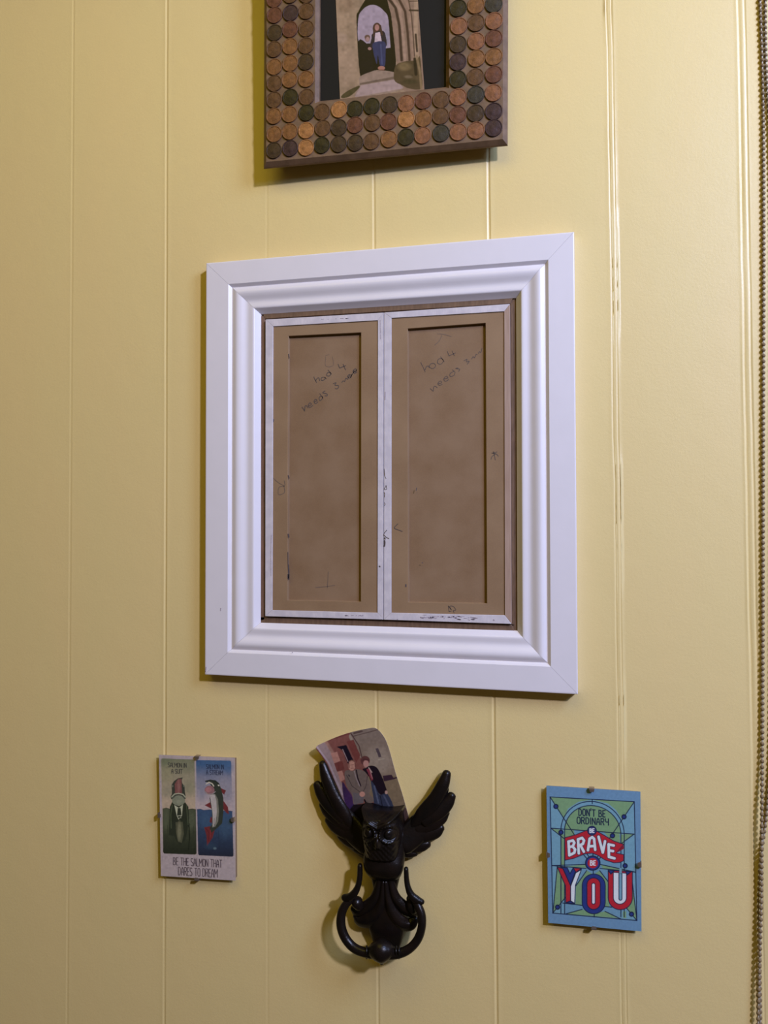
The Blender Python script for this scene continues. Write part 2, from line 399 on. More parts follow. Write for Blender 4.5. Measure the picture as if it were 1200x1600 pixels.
strokes('paint_scuff', L5, hB, 1, M_scuff, dr)
L6 = []
for i in range(9):
    x = random.uniform(536, 566); L6.append(([(x, 961.6 + (x - 536) * .02 + random.uniform(-.8, .8)), (x + random.uniform(1, 5), 962 + random.uniform(-.6, .8))], random.uniform(.7, 1.5)))
for i in range(7):
    x = random.uniform(500, 545); L6.append(([(x, 499.3 - (x - 500) * .058 + random.uniform(-1, 1)), (x + random.uniform(1, 7), 499 - (x - 500) * .058 + random.uniform(-.5, 1))], random.uniform(.6, 1.2)))
L6 += [([(424.0, 836), (423.0, 862), (423.2, 900)], .7), ([(594, 500), (594.5, 530)], .8), ([(602, 612), (601.5, 625)], 1.4)]
strokes('paint_scuff', L6, hB, 1, M_scuff, dl)
M_dent = mat('grey_dent_mark', (.085, .065, .07), .6)
strokes('dent_mark', [(S4([(335, 150), (345, 185)]), 1.6), (S4([(335, 760), (342, 800)]), 2.2), (S4([(332, 950), (334, 1080)]), 1.2),
                      (S4([(336, 1080), (342, 1160), (340, 1240)]), 2.0), (S4([(336, 1180), (336, 1225)]), 2.6), ([(451, 553), (451.8, 560)], 1.6), ([(427.5, 655), (427.3, 659)], 1.6)], .0071, 1, M_dent, dl)
strokes('dent_mark', [(S3([(540, 1540), (540, 1575)]), 2.0), ([(651, 762), (650, 767)], 1.2), ([(659, 879), (661, 880)], 1.2)], .0071, 1, M_dent, dr)
# small chips on the white frame
strokes('paint_chip', [([(345, 950), (344.5, 954)], 1.2), ([(456, 1019), (457.5, 1020)], 1.4), ([(322, 1042), (321, 1050)], 1.4)], .01612, 1, M_scuff, wf)

# ------------------------------------------------------------------ painter: flat prints as coloured fine meshes
class Print:
    def __init__(s, pos, nu, nv):
        """pos(u, v) -> photo px arrays; grid nu x nv"""
        s.u, s.v = np.meshgrid(np.linspace(0, 1, nu), np.linspace(0, 1, nv)); s.nu, s.nv = nu, nv
        s.X, s.Y = pos(s.u, s.v); s.a = np.zeros(s.X.shape + (3,)); s.frame(0, 0, 1)
        s.pix = 1.0
    def frame(s, ox, oy, sc): s.x = (s.X - ox) * sc; s.y = (s.Y - oy) * sc; s.sc = sc
    def put(s, al, c):
        c = s2l(c); al = np.clip(al, 0, 1)[..., None]; s.a = s.a * (1 - al) + c * al
    def inside(s, P, x, y):
        r = np.zeros(x.shape, bool); n = len(P)
        for i in range(n):
            (x1, y1), (x2, y2) = P[i], P[(i + 1) % n]
            if y1 == y2: continue
            r ^= ((y1 > y) != (y2 > y)) & (x < (x2 - x1) * (y - y1) / (y2 - y1) + x1)
        return r
    def poly(s, P, c, al=1.0):
        acc = 0; e = .28 * s.sc
        for dx, dy in ((-e, -e * .4), (e * .4, -e), (e, e * .4), (-e * .4, e)): acc = acc + s.inside(P, s.x + dx, s.y + dy)
        s.put(acc / 4 * al, c)
    def polys(s, P, c, al=1.0):
        n = len(P)
        if n > 4:
            Q = catmull(list(P[-2:]) + list(P) + list(P[:3]), 4); P = [tuple(q) for q in Q[8:8 + 4 * n]]
        s.poly(P, c, al)
    def line(s, P, w, c, al=1.0, soft=None):
        d = np.full(s.x.shape, 1e9)
        for (x1, y1), (x2, y2) in zip(P[:-1], P[1:]):
            L = (x2 - x1) ** 2 + (y2 - y1) ** 2 + 1e-9
            t = np.clip(((s.x - x1) * (x2 - x1) + (s.y - y1) * (y2 - y1)) / L, 0, 1)
            d = np.minimum(d, np.hypot(s.x - x1 - t * (x2 - x1), s.y - y1 - t * (y2 - y1)))
        so = soft or .6 * s.sc
        s.put(np.clip((w / 2 - d) / so + .5, 0, 1) * al, c)
    def ell(s, cx, cy, rx, ry, c, al=1.0, soft=None, rot=0):
        so = (soft or .6 * s.sc) / min(rx, ry); cs, sn = math.cos(rot), math.sin(rot)
        dx, dy = s.x - cx, s.y - cy; d = np.hypot((dx * cs + dy * sn) / rx, (-dx * sn + dy * cs) / ry)
        s.put(np.clip((1 - d) / so + .5, 0, 1) * al, c)
    def grad(s, P, c0, c1, y0, y1):
        e = .28 * s.sc; acc = 0
        for dx, dy in ((-e, -e * .4), (e * .4, -e), (e, e * .4), (-e * .4, e)): acc = acc + s.inside(P, s.x + dx, s.y + dy)
        t = np.clip((s.y - y0) / (y1 - y0), 0, 1)[..., None]; c = s2l(c0) * (1 - t) + s2l(c1) * t
        al = (acc / 4)[..., None]; s.a = s.a * (1 - al) + c * al
    def blotch(s, amp, cell, seed=1):
        r = np.random.RandomState(seed); g = r.randn(40, 40)
        fx = (s.X - s.X.min()) / cell; fy = (s.Y - s.Y.min()) / cell
        i = fx.astype(int); j = fy.astype(int); tx = fx - i; ty = fy - j; i = i % 39; j = j % 39
        tx = tx * tx * (3 - 2 * tx); ty = ty * ty * (3 - 2 * ty)
        n = (g[j, i] * (1 - tx) + g[j, i + 1] * tx) * (1 - ty) + (g[j + 1, i] * (1 - tx) + g[j + 1, i + 1] * tx) * ty
        s.a *= np.clip(1 + amp * n, .2, 2)[..., None]
    def text(s, t, p0, p1, h, w, c, slant=(0, -1), gap=.28):
        adv = [GW.get(ch, .6) + gap for ch in t]; tot = sum(adv) - gap
        dx = np.array(p1, float) - p0; dx /= tot; up = np.array(slant, float) * h; q = 0
        for ch, a in zip(t, adv):
            for st in GL.get(ch, []):
                s.line([tuple(np.array(p0) + dx * (q + gx) + up * gy) for gx, gy in st], w, c)
            q += a
    def build(s, name, posd, m, parent, gain, keep=None):
        """posd(X, Y, u, v) -> world points"""
        P = posd(s.X, s.Y, s.u, s.v).reshape(-1, 3); nu, nv = s.nu, s.nv
        idx = np.arange(nu * nv).reshape(nv, nu)
        q = np.stack([idx[:-1, :-1], idx[1:, :-1], idx[1:, 1:], idx[:-1, 1:]], -1).reshape(-1, 4)
        if keep is not None: q = q[keep(s.u, s.v).ravel()[q].all(1)]
        me = bpy.data.meshes.new(name); me.vertices.add(len(P)); me.vertices.foreach_set('co', P.ravel().astype(np.float32))
        me.loops.add(len(q) * 4); me.loops.foreach_set('vertex_index', q.ravel().astype(np.int32))
        me.polygons.add(len(q)); me.polygons.foreach_set('loop_start', np.arange(0, len(q) * 4, 4, dtype=np.int32))
        me.update(calc_edges=True)
        at = me.color_attributes.new('ink', 'FLOAT_COLOR', 'POINT')
        col = np.concatenate([np.clip(s.a.reshape(-1, 3) * gain, 0, .85), np.ones((len(P), 1))], 1)
        at.data.foreach_set('color', col.ravel().astype(np.float32))
        me.materials.append(m); me.shade_smooth(); me.validate()
        o = bpy.data.objects.new(name, me); C.objects.link(o); adopt(o, parent); return o
GW = {'I': .12, "'": .1, ' ': .3, 'M': .8, 'N': .6, 'W': .8, 'T': .6, 'E': .48, 'L': .45, 'S': .52}
GL = {'A': [[(0, 0), (.12, .8), (.3, 1), (.48, .8), (.6, 0)], [(.05, .4), (.55, .4)]],
      'B': [[(0, 0), (0, 1), (.45, .95), (.5, .75), (.4, .55), (0, .52)], [(.4, .52), (.58, .35), (.55, .1), (.4, 0), (0, 0)]],
      'D': [[(0, 0), (0, 1), (.35, 1), (.58, .75), (.58, .25), (.35, 0), (0, 0)]],
      'E': [[(.48, 0), (0, 0), (0, 1), (.48, 1)], [(0, .5), (.4, .5)]],
      'H': [[(0, 0), (0, 1)], [(.6, 0), (.6, 1)], [(0, .5), (.6, .5)]],
      'I': [[(.06, 0), (.06, 1)]], 'L': [[(0, 1), (0, 0), (.45, 0)]],
      'M': [[(0, 0), (0, 1), (.4, .4), (.8, 1), (.8, 0)]], 'N': [[(0, 0), (0, 1), (.6, 0), (.6, 1)]],
      'O': [[(.15, 0), (0, .2), (0, .8), (.15, 1), (.45, 1), (.6, .8), (.6, .2), (.45, 0), (.15, 0)]],
      'R': [[(0, 0), (0, 1), (.45, 1), (.58, .85), (.55, .6), (.4, .5), (0, .5)], [(.3, .5), (.6, 0)]],
      'S': [[(.52, .9), (.4, 1), (.1, 1), (0, .85), (0, .65), (.1, .55), (.42, .45), (.52, .33), (.52, .12), (.4, 0), (.1, 0), (0, .1)]],
      'T': [[(0, 1), (.6, 1)], [(.3, 1), (.3, 0)]], 'U': [[(0, 1), (0, .2), (.15, 0), (.45, 0), (.6, .2), (.6, 1)]],
      'V': [[(0, 1), (.3, 0), (.6, 1)]], 'Y': [[(0, 1), (.05, .55), (.3, .45), (.6, .55)], [(.6, 1), (.6, 0)]], "'": [[(.05, 1.15), (0, .85)]]}
def homog(q):                        # unit square (u right, v down) -> px quad TL TR BR BL
    A, b = [], []
    for (u, v), (x, y) in zip(((0, 0), (1, 0), (1, 1), (0, 1)), q):
        A += [[u, v, 1, 0, 0, 0, -u * x, -v * x], [0, 0, 0, u, v, 1, -u * y, -v * y]]; b += [x, y]
    h = np.append(np.linalg.solve(np.array(A, float), np.array(b, float)), 1).reshape(3, 3)
    def f(u, v):
        d = h[2, 0] * u + h[2, 1] * v + h[2, 2]
        return (h[0, 0] * u + h[0, 1] * v + h[0, 2]) / d, (h[1, 0] * u + h[1, 1] * v + h[1, 2]) / d
    return f
def WA(X, Y, d):
    v = np.stack([(X - 600) / F_PX, np.ones_like(X), -(Y - 800) / F_PX], -1) @ RM.T
    return CAM + v * ((DIST - d) / v[..., 1])[..., None]

# ------------------------------------------------------------------ clip frames
def clip_frame(name, label, quad, paint, gain, clips, res, mpr):
    """quad: px corners of the glass front; clips: (px, py, side)"""
    dF = .0105; TL, TR, BR, BL = [W(*p, dF) for p in quad]
    t = thing(name, label, 'picture frame', (BL + BR) / 2 * [1, 0, 1], 'small glass clip frames')
    nrm = np.array([0, -1, 0.])
    slab('backing_board', [p * .965 + (TL + TR + BR + BL) / 4 * .035 + np.array([0, .0032, 0]) for p in (TL, TR, BR, BL)], .0070, M_board, t, n=nrm)
    slab('glass_pane', [TL, TR, BR, BL], .0019, M_glass, t, n=nrm, bevel=.0002)
    ins = [TL, TR, BR, BL]
    f = homog(quad); e = .004
    p = Print(lambda u, v: f(e + u * (1 - 2 * e), e + v * (1 - 2 * e)), *res); paint(p)
    p.build('printed_card', lambda X, Y, u, v: WA(X, Y, dF) + np.array([0, .0026, 0]), mpr, t, gain)
    ex = (TR - TL) / np.linalg.norm(TR - TL); ez = (TL - BL) / np.linalg.norm(TL - BL)
    for px, py, side in clips:
        c = W(px, py, dF)
        out = {'t': ez, 'b': -ez, 'l': -ex, 'r': ex}[side]; al = ex if side in 'tb' else ez
        # put the clip on the edge itself
        o0 = {'t': TL, 'b': BL, 'l': BL, 'r': BR}[side]; c = c + out * np.dot(o0 - c, out)
        hw = .0029; v = []; sec = [(-.0034, .0004), (-.0034, .0011), (-.001, .0013), (.0004, .0011), (.0008, .0), (.0008, -.0050), (.0003, -.0050), (.0002, .0003), (-.001, .0005)]
        for sgn in (-1, 1):
            for a, h in sec:
                w_ = hw * (.7 if a < -.003 else 1)
                v.append(c + al * sgn * w_ + out * a + nrm * h)
        n = len(sec); fc = [tuple(range(n)), tuple(range(n, 2 * n))] + [(k, (k + 1) % n, n + (k + 1) % n, n + k) for k in range(n)]
        mesh('clip', v, fc, M_steel, t)
    # wall hook strip touching the wall behind the board
    mid = (TL + TR + BR + BL) / 4
    return t

def paint_brave(p):
    BL_, LB, GN, NV, RD, WH, RB = (96, 128, 168), (104, 142, 172), (110, 140, 112), (20, 28, 62), (165, 30, 48), (205, 200, 222), (34, 48, 120)
    p.frame(830, 1200, 5.715)
    p.a[:] = s2l(BL_)
    p.poly([(168, 265), (922, 308), (945, 1372), (192, 1305)], LB)
    p.poly([(172, 268), (918, 308), (818, 475), (760, 385), (690, 325), (545, 288), (420, 310), (330, 370), (290, 450)], GN)
    arch = lambda l, r, top, base: [(l, base)] + [(l + (r - l) * (1 - math.cos(a)) / 2, 565 - (565 - top) * math.sin(a) + 35 * (1 - math.cos(a)) / 2) for a in np.linspace(0, math.pi, 26)] + [(r, base + 30)]
    ao = arch(265, 832, 288, 1310); ai = arch(298, 802, 325, 1310)
    p.poly(ao, LB); p.poly(ai, (98, 134, 168))
    up = [q for q in ai if q[1] < 620 and q[1] > 0]
    p.poly([(298, 552)] + up[1:-1] + [(802, 592)], GN)
    for P in ([(182, 550), (265, 558), (265, 622)], [(268, 600), (297, 600), (297, 880), (268, 880)], [(802, 600), (832, 600), (832, 690), (802, 680)],
              [(918, 600), (835, 595), (835, 660)], [(300, 556), (380, 562), (390, 610), (300, 628)], [(650, 580), (790, 592), (795, 680), (700, 640)],
              [(232, 890), (300, 890), (303, 1165), (195, 1300)], [(500, 925), (540, 950), (455, 1030), (450, 1235), (395, 1225), (400, 1060)],
              [(610, 925), (690, 1030), (700, 1250), (655, 1245), (650, 1000), (570, 950)], [(893, 940), (943, 1366), (852, 1262), (905, 1180)],
              [(310, 1312), (455, 1272), (560, 1310), (660, 1290), (790, 1352)], [(500, 870), (310, 885), (490, 900)], [(620, 870), (925, 936), (640, 905)],
              [(820, 1290), (848, 1290), (850, 1350), (822, 1350)]):
        p.poly(P, GN)
    for P in ([(168, 265), (922, 308), (945, 1372), (192, 1305), (168, 265)], ao, ai, [(178, 545), (920, 598)], [(168, 265), (390, 612)], [(922, 308), (690, 650)],
              [(178, 548), (292, 637)], [(920, 598), (808, 682)], [(188, 880), (490, 868)], [(188, 880), (490, 905)], [(612, 868), (930, 938)], [(615, 905), (930, 938)],
              [(192, 1305), (305, 1165)], [(945, 1372), (850, 1258)], [(194, 1300), (232, 890)], [(945, 1370), (893, 935)], [(280, 1215), (455, 1236)], [(655, 1246), (720, 1252)],
              [(310, 1312), (455, 1272)], [(660, 1290), (800, 1357)], [(545, 288), (545, 325)], [(495, 925), (400, 1060)], [(612, 925), (692, 1030)], [(555, 925), (555, 960)],
              [(563, 1305), (563, 1340)], [(470, 785), (495, 815)], [(640, 790), (610, 818)], [(500, 778), (515, 800)], [(610, 785), (592, 800)], [(552, 770), (552, 800)]):
        p.line(P, 8.5, NV)
    for cx, cy in ((220, 350), (265, 582), (830, 443), (727, 612), (840, 882), (235, 1252), (897, 1315)):
        p.ell(cx, cy, 24, 24, NV); p.ell(cx, cy, 13, 13, RB)
    rib = [(300, 630), (400, 603), (500, 562), (545, 552), (620, 590), (740, 660), (828, 690), (760, 768), (828, 782), (825, 838), (790, 852), (740, 855), (660, 830), (600, 790), (545, 768), (480, 775), (380, 815), (302, 832)]
    p.poly(rib, RD); p.line(rib + [rib[0]], 7, NV); p.poly([(760, 768), (828, 695), (828, 730)], (125, 20, 40))
    def L(P, w=25): p.line(P, w + 9, NV); 
    letters = [[[(333, 665), (340, 785)], [(333, 665), (372, 655), (385, 675), (372, 705), (340, 715)], [(372, 712), (392, 735), (385, 765), (340, 788)]],
               [[(418, 645), (425, 770)], [(418, 645), (455, 632), (472, 655), (462, 685), (428, 700)], [(440, 698), (470, 755)]],
               [[(507, 742), (522, 640), (545, 625), (562, 640), (572, 738)], [(515, 708), (565, 704)]],
               [[(602, 622), (640, 762)], [(640, 762), (660, 662)]],
               [[(692, 690), (695, 802)], [(692, 690), (738, 700)], [(694, 745), (732, 750)], [(695, 802), (745, 815)]]]
    for lt in letters:
        for st in lt: p.line(st, 34, NV)
    for lt in letters:
        for st in lt: p.line(st, 23, WH)
    p.ell(543, 567, 44, 44, NV); p.ell(543, 567, 36, 36, (38, 46, 100)); p.text('BE', (524, 584), (562, 584), 34, 8, WH)
    p.ell(550, 858, 70, 68, NV); p.ell(550, 858, 60, 58, RB); p.ell(550, 858, 46, 45, RD); p.text('BE', (529, 876), (574, 876), 40, 9, WH)
    p.text("DON'T BE", (425, 430), (660, 445), 58, 10, NV); p.text('ORDINARY', (410, 502), (690, 518), 56, 10, NV)
    # YOU
    def sh(P, c): p.poly(P, c); p.line(list(P) + [P[0]], 8, NV)
    sh([(232, 893), (282, 905), (352, 1062), (350, 1195), (308, 1212), (305, 1058)], RD)
    sh([(262, 893), (322, 900), (346, 952), (372, 905), (398, 925), (350, 1055), (285, 910)], RB)
    sh([(398, 945), (448, 915), (395, 1055), (388, 1218), (352, 1195), (352, 1065)], WH)
    sh([(375, 900), (450, 905), (400, 940)], RD)
    sh([(308, 1215), (350, 1197), (388, 1220)], RB)
    def pill(l, r, t, b, c): 
        w = (r - l) / 2; P = [(l + w - w * math.cos(a), t + w - w * math.sin(a)) for a in np.linspace(0, math.pi, 16)] + [(r - w + w * math.cos(a), b - w + w * math.sin(a)) for a in np.linspace(0, math.pi, 16)]
        sh(P, c)
    pill(455, 662, 955, 1312, RB); pill(498, 618, 990, 1272, RD); pill(541, 572, 1037, 1225, WH)
    def uu(l, r, t, b, c, dt=0):
        w = (r - l) / 2; P = [(l, t)] + [(l + w - w * math.cos(a), b - w + w * math.sin(a)) for a in np.linspace(0, math.pi, 18)] + [(r, t + 8)]
        sh(P, c)
    uu(688, 905, 925, 1275, RD); uu(734, 852, 940, 1225, WH); uu(784, 812, 945, 1190, LB)
    sh([(688, 922), (745, 925), (712, 955)], RB); sh([(845, 930), (895, 935), (855, 965)], RB)
    p.poly([(790, 900), (808, 902), (810, 950), (787, 950)], LB)
    p.blotch(.035, 2.5, 4)
    p.line([(688, 922), (712, 958), (745, 925)], 7, NV); p.line([(845, 930), (858, 966), (895, 935)], 7, NV)

def paint_salmon(p):
    p.frame(230, 1160, 6.669)
    p.a[:] = s2l((142, 130, 146))
    def rr(q, r=14):
        P = []; n = 4
        for i in range(4):
            a, b, c = np.array(q[i - 1], float), np.array(q[i], float), np.array(q[(i + 1) % 4], float)
            d1 = (a - b) / np.linalg.norm(a - b); d2 = (c - b) / np.linalg.norm(c - b)
            P += [tuple(b + d1 * r), tuple(b + (d1 + d2) * r * .3), tuple(b + d2 * r)]
        return P
    lp = rr([(135, 172), (482, 185), (505, 1178), (155, 1165)]); rp = rr([(498, 190), (865, 196), (890, 1200), (520, 1183)])
    p.grad(lp, (96, 98, 86), (146, 130, 124), 180, 600)
    for cx, cy, rx, ry, c in ((190, 330, 60, 90, (122, 116, 100)), (430, 480, 60, 80, (104, 104, 92)), (200, 520, 60, 60, (112, 108, 100)), (400, 260, 80, 50, (98, 98, 88)), (180, 215, 50, 40, (82, 88, 74))):
        p.ell(cx, cy, rx, ry, c, .6, soft=60)
    p.grad(rp, (52, 76, 118), (146, 132, 148), 240, 640)
    for cx, cy, rx, ry, c in ((560, 430, 60, 70, (104, 104, 130)), (800, 420, 70, 60, (120, 115, 138)), (560, 540, 40, 70, (98, 102, 130)), (830, 560, 50, 90, (104, 104, 130)), (830, 260, 60, 60, (56, 80, 124)), (730, 350, 70, 40, (104, 104, 130))):
        p.ell(cx, cy, rx, ry, c, .55, soft=60)
    wl = [(150, 700), (190, 690), (230, 704), (300, 698), (420, 706), (460, 700), (497, 708)]; wr = [(510, 706), (545, 702), (580, 715), (640, 708), (760, 722), (820, 718), (878, 726)]
    p.grad(wl + [(505, 1165), (490, 1178), (165, 1166), (155, 1150)], (62, 66, 56), (30, 34, 28), 700, 1150)
    p.grad(wr + [(890, 1190), (878, 1200), (530, 1184), (520, 1170)], (44, 62, 98), (26, 30, 50), 760, 1190)
    p.ell(600, 830, 60, 70, (52, 74, 108), .5, soft=50); p.ell(800, 880, 70, 120, (52, 72, 102), .5, soft=60); p.ell(185, 820, 30, 100, (78, 82, 70), .5, soft=30); p.ell(450, 830, 40, 90, (76, 80, 70), .5, soft=30)
    p.line(wl, 5, (34, 38, 32)); p.line(wr, 5, (36, 48, 80))
    # salmon in a suit
    DK = (36, 40, 36)
    p.poly([(250, 625), (225, 680), (215, 975), (268, 982), (300, 1045), (340, 1072), (385, 1030), (425, 860), (420, 680), (385, 630), (320, 670)], (34, 38, 32))
    p.poly([(285, 840), (360, 835), (372, 960), (350, 1055), (310, 1040), (290, 950)], (66, 66, 56)); p.ell(325, 930, 20, 90, (98, 96, 84), .9, soft=16)
    p.line([(250, 660), (235, 760), (240, 900)], 10, (60, 66, 54)); p.line([(400, 660), (408, 760), (415, 860)], 10, (60, 66, 54))
    p.line([(425, 870), (432, 1000), (420, 1130)], 12, (26, 30, 24)); p.line([(415, 850), (435, 860)], 8, DK)
    p.line([(200, 870), (205, 1120)], 8, (40, 44, 36), .6); p.line([(470, 880), (468, 1120)], 8, (40, 44, 36), .6)
    p.poly([(272, 660), (296, 765), (315, 812), (352, 770), (362, 655), (320, 690)], (150, 150, 142)); p.poly([(308, 690), (338, 690), (348, 765), (322, 806), (300, 768)], DK)
    p.line([(300, 775), (345, 768)], 6, (150, 150, 142)); p.line([(310, 800), (345, 792)], 5, (120, 120, 112))
    p.poly([(362, 370), (350, 398), (354, 430), (380, 468), (382, 520), (394, 582), (385, 600), (240, 600), (233, 572), (248, 540), (243, 450), (270, 408), (310, 380)], (46, 48, 46))
    p.poly([(345, 385), (348, 420), (352, 535), (316, 548), (280, 540), (276, 440), (305, 395)], (98, 62, 66)); p.ell(318, 460, 14, 70, (120, 84, 88), .7, soft=12)
    p.ell(254, 462, 9, 11, (90, 92, 88)); p.ell(374, 462, 8, 10, (90, 92, 88))
    p.ell(316, 612, 68, 54, (104, 106, 100)); p.line([(245, 575), (275, 545), (318, 538), (362, 548), (388, 578)], 12, (134, 134, 128)); p.line([(258, 590), (285, 562), (318, 555), (352, 562), (376, 592)], 5, (60, 60, 58))
    p.ell(318, 625, 24, 20, (120, 120, 114), .6, soft=12)
    # salmon in a stream
    RD = (88, 34, 42)
    for P in ([(748, 478), (812, 508), (792, 552), (770, 530)], [(785, 615), (832, 680), (842, 755), (820, 745), (780, 700)], [(588, 662), (650, 628), (662, 700)], [(655, 782), (672, 800), (662, 850), (640, 835)],
              [(583, 893), (640, 882), (700, 900), (672, 1000), (613, 1088), (608, 980)], [(655, 780), (690, 820), (640, 835)]):
        p.poly(P, RD)
    p.line([(600, 900), (640, 960), (628, 1040)], 5, (70, 22, 34)); p.line([(650, 900), (645, 1000)], 5, (128, 44, 56))
    p.poly([(598, 415), (640, 398), (700, 400), (738, 430), (762, 490), (785, 590), (786, 720), (772, 850), (720, 900), (660, 950), (640, 900), (668, 860), (664, 720), (640, 590), (650, 550), (690, 520), (640, 430)], (40, 44, 42))
    p.poly([(645, 555), (700, 545), (728, 600), (738, 720), (730, 830), (700, 885), (668, 895), (672, 760)], (98, 96, 96)); p.poly([(643, 555), (692, 548), (712, 620), (716, 740), (700, 850), (676, 890), (672, 740)], (146, 138, 150))
    p.line([(690, 800), (688, 870)], 6, (70, 74, 78)); p.line([(712, 790), (706, 850)], 5, (70, 74, 78))
    p.ell(640, 505, 52, 48, (112, 80, 92)); p.ell(628, 500, 32, 26, (134, 92, 104), soft=10); p.line([(605, 440), (635, 422), (668, 438), (684, 462)], 12, (158, 150, 150)); p.line([(600, 412), (650, 400), (700, 412), (735, 440)], 14, (30, 34, 34))
    p.line([(594, 520), (620, 548), (670, 545), (700, 520)], 9, (120, 112, 124)); p.ell(735, 455, 10, 7, (170, 166, 170), rot=.6)
    p.ell(695, 1112, 16, 12, (86, 104, 124), .8, soft=10); p.ell(650, 1090, 60, 30, (40, 58, 84), .5, soft=30)
    p.line([(735, 930), (740, 1150)], 6, (28, 38, 60), .7); p.line([(770, 920), (772, 1120)], 5, (34, 46, 70), .6)
    TX = (42, 40, 46)
    p.text('SALMON IN', (208, 262), (398, 268), 44, 6, TX, gap=.2); p.text('A SUIT', (242, 328), (356, 332), 44, 6, TX, gap=.2)
    p.text('SALMON IN', (606, 282), (788, 286), 46, 6, (30, 34, 60), gap=.2); p.text('A STREAM', (606, 342), (778, 346), 46, 6, (30, 34, 60), gap=.2)
    p.blotch(.05, 2.5, 3)
    p.text('BE THE SALMON THAT', (262, 1284), (768, 1312), 76, 7, (46, 34, 48), gap=.22); p.text('DARES TO DREAM', (314, 1390), (722, 1416), 82, 7, (46, 34, 48), gap=.22)

clip_frame('clip_frame', 'small glass clip frame with blue, green and red motto card, right of the owl', [(853.1, 1227.6), (1001.5, 1237.1), (1003.2, 1458.1), (856.0, 1444.4)],
           paint_brave, np.array([1.55, 1.45, 1.2]), [(924.5, 1232, 't'), (855, 1335.6, 'l'), (1002, 1351, 'r'), (928, 1450, 'b')], (330, 480), M_print)
clip_frame('clip_frame', 'small glass clip frame with two-panel salmon card, left of the owl', [(246.2, 1179.4), (366.2, 1183.9), (367.4, 1378.2), (249.3, 1370.7)],
           paint_salmon, np.array([2.2, 2.0, 1.5]), [(308, 1182, 't'), (367, 1280.7, 'r'), (307.5, 1374, 'b'), (248, 1274, 'l')], (290, 450), M_print)

# ------------------------------------------------------------------ penny frame
BLp, BRp = W(415.8, 253.0, .0295), W(785.5, 217.2, .0240)
TLp = W(419.8, 0, .0350)
exv = (BRp - BLp); FW = np.linalg.norm(exv); exv /= FW
PT = FW / 14.0
nf = np.cross(exv, (TLp - BLp)); nf /= np.linalg.norm(nf); nf = -nf if nf[1] > 0 else nf
ezv = np.cross(nf, exv); ezv = ezv if ezv[2] > 0 else -ezv; ezv /= np.linalg.norm(ezv)
def PF(u, v, h=0.0): return BLp + exv * u * PT + ezv * v * PT + nf * h
cf = thing('penny_frame', 'wooden picture frame covered in old copper pennies, above the white frame', 'picture frame', PF(7, 0) * [1, 0, 1])
HV = 16.3; op = (3.03, 3.17, 10.97, HV - 3.17)
pm = [(-.0055 / PT, -.0195), (-.0055 / PT, -.0055), (-.0035 / PT, -.0035), (0, 0), (1e-3, 0)]
def ring_c(i, k):   # outer profile point / inner profile point at corner i (BL BR TR TL)
    sx, sy = ((-1, -1), (1, -1), (1, 1), (-1, 1))[i]
    kind, off, h = k
    x = (0 if sx < 0 else 14) if kind == 'o' else (op[0] if sx < 0 else op[2]); y = (0 if sy < 0 else HV) if kind == 'o' else (op[1] if sy < 0 else op[3])
    return PF(x + sx * off, y + sy * off, h)
seq = [('o', -.006 / PT, -.0235), ('o', -.006 / PT, -.0075), ('o', .0052 / PT, -.0075), ('o', .0052 / PT, -.0058), ('o', .0044 / PT, -.0045), ('o', 0, 0), ('i', .0, 0), ('i', -.0042 / PT, -.0045), ('i', -.0045 / PT, -.0075), ('i', .0, -.0130)]
for a in range(4):
    b = (a + 1) % 4; v = [ring_c(a, k) for k in seq] + [ring_c(b, k) for k in seq]; n = len(seq)
    fc = [(k, (k + 1) % n, n + (k + 1) % n, n + k) for k in range(n)] + [tuple(range(n)), tuple(range(n, 2 * n))]
    mesh('frame_rail', v, fc, M_frame, cf)
slab('mount_card', [PF(op[0] - .2, op[3] + .2, -.0078), PF(op[2] + .2, op[3] + .2, -.0078), PF(op[2] + .2, op[1] - .2, -.0078), PF(op[0] - .2, op[1] - .2, -.0078)], .003, M_mat, cf, n=nf)

